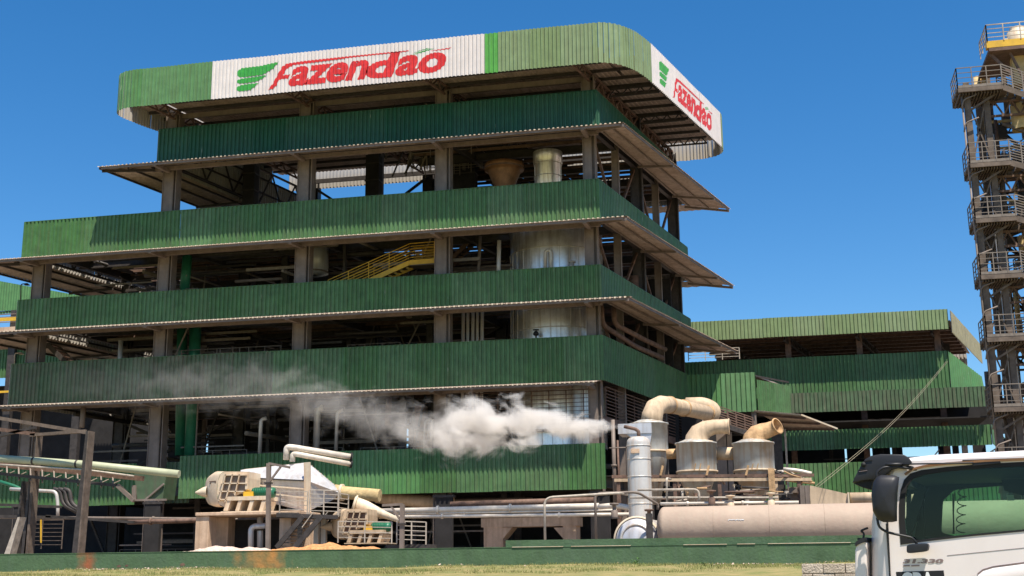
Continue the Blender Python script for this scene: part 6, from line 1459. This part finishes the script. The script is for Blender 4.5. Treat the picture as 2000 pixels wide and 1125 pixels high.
# side marker rod, mirror arm, mirror
arm = smoothpath([near(1718, 940, -.16), near(1717, 924, -.16), near(1731, 914, -.15), near(1765, 914, -.08), near(1790, 917, .0)], .05)
mb = MB(); mb.tube(arm, .013, 10); mb.build('mirror_arm', 'black', tr)
mb = MB(); mb.tube(smoothpath([near(1765, 914, -.06), near(1782, 913, -.03), near(1786, 917, .0)], .03), .016, 8); mb.build('arm_mount', 'rubber', tr)
arm = smoothpath([near(1718, 1012, -.16), near(1721, 1030, -.16), near(1736, 1040, -.15), near(1767, 1047, -.14), near(1786, 1051, -.12), near(1794, 1064, -.1)], .05)
mb = MB(); mb.tube(arm, .013, 10); mb.build('mirror_arm', 'black', tr)
mo = [(1711, 1000), (1708, 968), (1711, 945), (1718, 934), (1727, 930), (1752, 931), (1761, 934), (1758, 965), (1757, 1000), (1757, 1019), (1748, 1021), (1731, 1021), (1720, 1016)]
rows = []
cxm = sum(p[0] for p in mo) / len(mo); cym = sum(p[1] for p in mo) / len(mo)
for (k, v) in ((.02, -.29), (.5, -.285), (.78, -.27), (.92, -.245), (1.0, -.20), (1.0, -.17), (.93, -.165)):
    rows.append([near(cxm + (p[0] - cxm) * k, cym + (p[1] - cym) * k, v) for p in mo + mo[:1]])
o = loft('mirror', rows, 'black')
mb = MB(); mb.add([near(cxm + (p[0] - cxm) * .93, cym + (p[1] - cym) * .93, -.165) for p in mo], [tuple(range(len(mo)))]); mb.build('mirror_glass', 'clad', o)
bx = rounded([(1775, 1064), (1814, 1061), (1817, 1066), (1815, 1077), (1778, 1081), (1775, 1078)], 3, .3)
panel('blind_spot_mirror', bx, [], 'black', -.16, -.04, bevel=.008)
# badge, sticker, door handle recess
def side_text(name, txt, x0, x1, y0, y1, m, parent, bold=.01, shear=0.0, v=-.004, slope=0.0):
    V, F = text_polys(txt, bold); a = min(p.x for p in V); b = max(p.x for p in V); c = min(p.y for p in V); d = max(p.y for p in V); mb = MB(); vs = []
    for p in V:
        tx = (p.x - a) / (b - a); ty = (p.y - c) / (d - c); px = x0 + (x1 - x0) * tx + shear * ty; py = y1 + (y0 - y1) * ty + slope * (px - x0); vs.append(near(px, py, v))
    vs2 = [p + LAT * .004 for p in vs]; mb.add(vs, F); return mb.build(name, m, parent)
side_text('model_badge', '31.330', 1763, 1841, 1092, 1100.5, 'badge', tr, .05, 3, slope=-.006)
strip('small_badge', [(1764, 1105), (1777, 1104.6)], .004, .014, 'badge', -.003); strip('small_badge', [(1780, 1105), (1796, 1104.4)], .004, .014, 'badge', -.003)
st_ = panel('side_sticker', [(1750, 1117), (1843, 1114), (1850, 1165), (1757, 1168)], [], 'plate', -.003, -.001)
side_text('sticker_letters', 'CBA', 1763, 1830, 1117.5, 1160, 'pwhite', st_, .05, -5, v=-.006, slope=-.015)
P = [(1910, 1121), (1920, 1113), (1940, 1107), (2000, 1099), (2120, 1088)]
mb = MB(); Q = [near(a, b, -.002) for a, b in P] + [near(a, b + 4.5 - .02 * (a - 1910), .0) for a, b in P[::-1]]
strip('door_recess_edge', P, .012, .014, 'badge', -.002)
mb = MB(); rows = [[near(a, b + 1, -.001) for a, b in P], [near(a, b + 7, -.022) for a, b in P], [near(a, b + 30, -.022) for a, b in P], [near(a, b + 45, -.001) for a, b in P]]
loft('door_bulge', rows, 'twhite')
strip('door_seam', [(1850, 1085), (2000, 1070), (2200, 1052)], .004, .004, 'badge', -.001)
# wheel, bumper and chassis below the frame edge
for uu, vv in ((.55, .1), (.55, TW - .4), (4.6, .1), (4.6, TW - .4)):
    c = TP0 + LON * uu + LAT * vv; c.z = .5; mb = MB(); mb.lathe([(0, .3), (0, .46), (.04, .5), (.26, .5), (.3, .46), (.3, .3)], c, LAT, seg=28); wh = mb.build('tyre', 'rubber', tr)
    mb = MB(); mb.lathe([(.03, .001), (.08, .12), (.05, .3), (.25, .3)], c, LAT, seg=20); mb.build('rim', 'clad', wh)
mb = MB(); c = TP0 + LAT * .7; c.z = .75
mb.bar(c + LON * .2, c + LON * 7.5, .12, .28); mb.bar(c + LON * .2 + LAT * .9, c + LON * 7.5 + LAT * .9, .12, .28); mb.build('chassis_rail', 'dsteel', tr)
mb = MB(); c = TP0 + LON * -.25; c.z = .55; mb.bar(c + LAT * .05, c + LAT * (TW - .05), .25, .4); mb.build('bumper', 'black', tr)
mb = MB(); c = TP0 + LON * .9 + LAT * 1.17; c.z = .9; mb.bar(c - LON * .9, c + LON * 1.2, TW - .2, .15); mb.build('cab_floor', 'dsteel', tr)
# antenna
a = near(1796, 880, 1.2); mb = MB(); mb.bar(near(1788, 892, 1.0), near(1812, 862, 1.0), .012, .012); mb.build('antenna', 'rubber', tr)

# ------------------------------------------------------------------ steam
pl = [(1219, 833, 4, 1.9), (1195, 834, 13, 2.0), (1150, 834, 28, 1.9), (1080, 826, 42, 1.7), (1000, 828, 52, 1.6), (930, 836, 62, 1.5), (880, 846, 60, 1.1), (830, 846, 52, .40), (770, 830, 56, .17), (700, 806, 62, .13), (640, 785, 66, .10), (560, 762, 70, .055), (460, 750, 70, .048), (350, 750, 66, .045), (220, 755, 58, .02), (100, 752, 48, .008)]
YS = [60.5, 60.6, 60.8, 61.1, 61.4, 61.7, 61.9, 62.1, 62.4, 62.8, 63.1, 63.4, 63.6, 63.8, 64, 64]
pts = [at(a, b, y) for (a, b, _, _), y in zip(pl, YS)]; rr = [sz(r, y) for (_, _, r, _), y in zip(pl, YS)]
x_min, x_max = pts[-1].x, pts[0].x
sm = bpy.data.materials.new('steam'); sm.use_nodes = True; t = sm.node_tree; t.nodes.clear(); N = t.nodes; L = t.links
def mth(op, a, b=None, c=None, clamp=False):
    n = N.new('ShaderNodeMath'); n.operation = op; n.use_clamp = clamp
    for i, x in enumerate((a, b, c)):
        if x is None: continue
        if isinstance(x, (int, float)): n.inputs[i].default_value = x
        else: L.new(x, n.inputs[i])
    return n.outputs[0]
geo = N.new('ShaderNodeNewGeometry'); sp = N.new('ShaderNodeSeparateXYZ'); L.new(geo.outputs['Position'], sp.inputs[0])
u = mth('DIVIDE', mth('SUBTRACT', sp.outputs[0], x_min), x_max - x_min, clamp=True)
def ramp(vals):
    r = N.new('ShaderNodeValToRGB'); e = r.color_ramp.elements
    while len(e) > 1: e.remove(e[0])
    items = sorted([((p.x - x_min) / (x_max - x_min), v) for p, v in zip(pts, vals)])
    e[0].position = items[0][0]; e[0].color = (*items[0][1], 1)
    for pos, v in items[1:]:
        q = e.new(pos); q.color = (*v, 1)
    L.new(u, r.inputs[0]); s = N.new('ShaderNodeSeparateColor'); L.new(r.outputs[0], s.inputs[0]); return s.outputs
s = ramp([((p.z - 2) / 14, r / 3, d / 2) for p, r, (_, _, _, d) in zip(pts, rr, pl)]); s2 = ramp([((p.y - 60) / 6, 0, 0) for p in pts])
zc_ = mth('MULTIPLY_ADD', s[0], 14, 2); rad = mth('MULTIPLY', s[1], 3); den = mth('MULTIPLY', s[2], 2); yc_ = mth('MULTIPLY_ADD', s2[0], 6, 60)
dz = mth('SUBTRACT', sp.outputs[2], zc_); dy = mth('SUBTRACT', sp.outputs[1], yc_)
dist = mth('DIVIDE', mth('SQRT', mth('ADD', mth('MULTIPLY', dz, dz), mth('MULTIPLY', dy, dy))), rad)
mp = N.new('ShaderNodeMapping'); mp.inputs['Scale'].default_value = (.75, 1, 1.0); L.new(geo.outputs['Position'], mp.inputs[0])
n1 = N.new('ShaderNodeTexNoise'); n1.inputs['Scale'].default_value = 1.0; n1.inputs['Detail'].default_value = 9; n1.inputs['Roughness'].default_value = .66; n1.inputs['Distortion'].default_value = .5; L.new(mp.outputs[0], n1.inputs['Vector'])
f = mth('ADD', mth('SUBTRACT', .72, dist), mth('MULTIPLY', mth('SUBTRACT', n1.outputs[0], .5), 4.6))
f = mth('MULTIPLY', f, 1.9, clamp=True); f = mth('MULTIPLY', f, mth('MULTIPLY', mth('SUBTRACT', 1.42, dist), 4, clamp=True))
dn = mth('MULTIPLY', mth('MULTIPLY', f, den), 1.5)
pv = N.new('ShaderNodeVolumePrincipled'); pv.inputs['Color'].default_value = (.95, .925, .895, 1); pv.inputs['Anisotropy'].default_value = .2; L.new(dn, pv.inputs['Density'])
o_ = N.new('ShaderNodeOutputMaterial'); L.new(pv.outputs[0], o_.inputs['Volume'])
try: sm.cycles.volume_step_rate = 0.07
except Exception: pass
mb = MB(); mb.tube(pts, [r * 1.45 for r in rr], 16, smooth=False)
plume = mb.build('steam', sm); tag(plume, 'white plume of steam blown left from the slim silver tank nozzle', 'steam', kind='stuff')
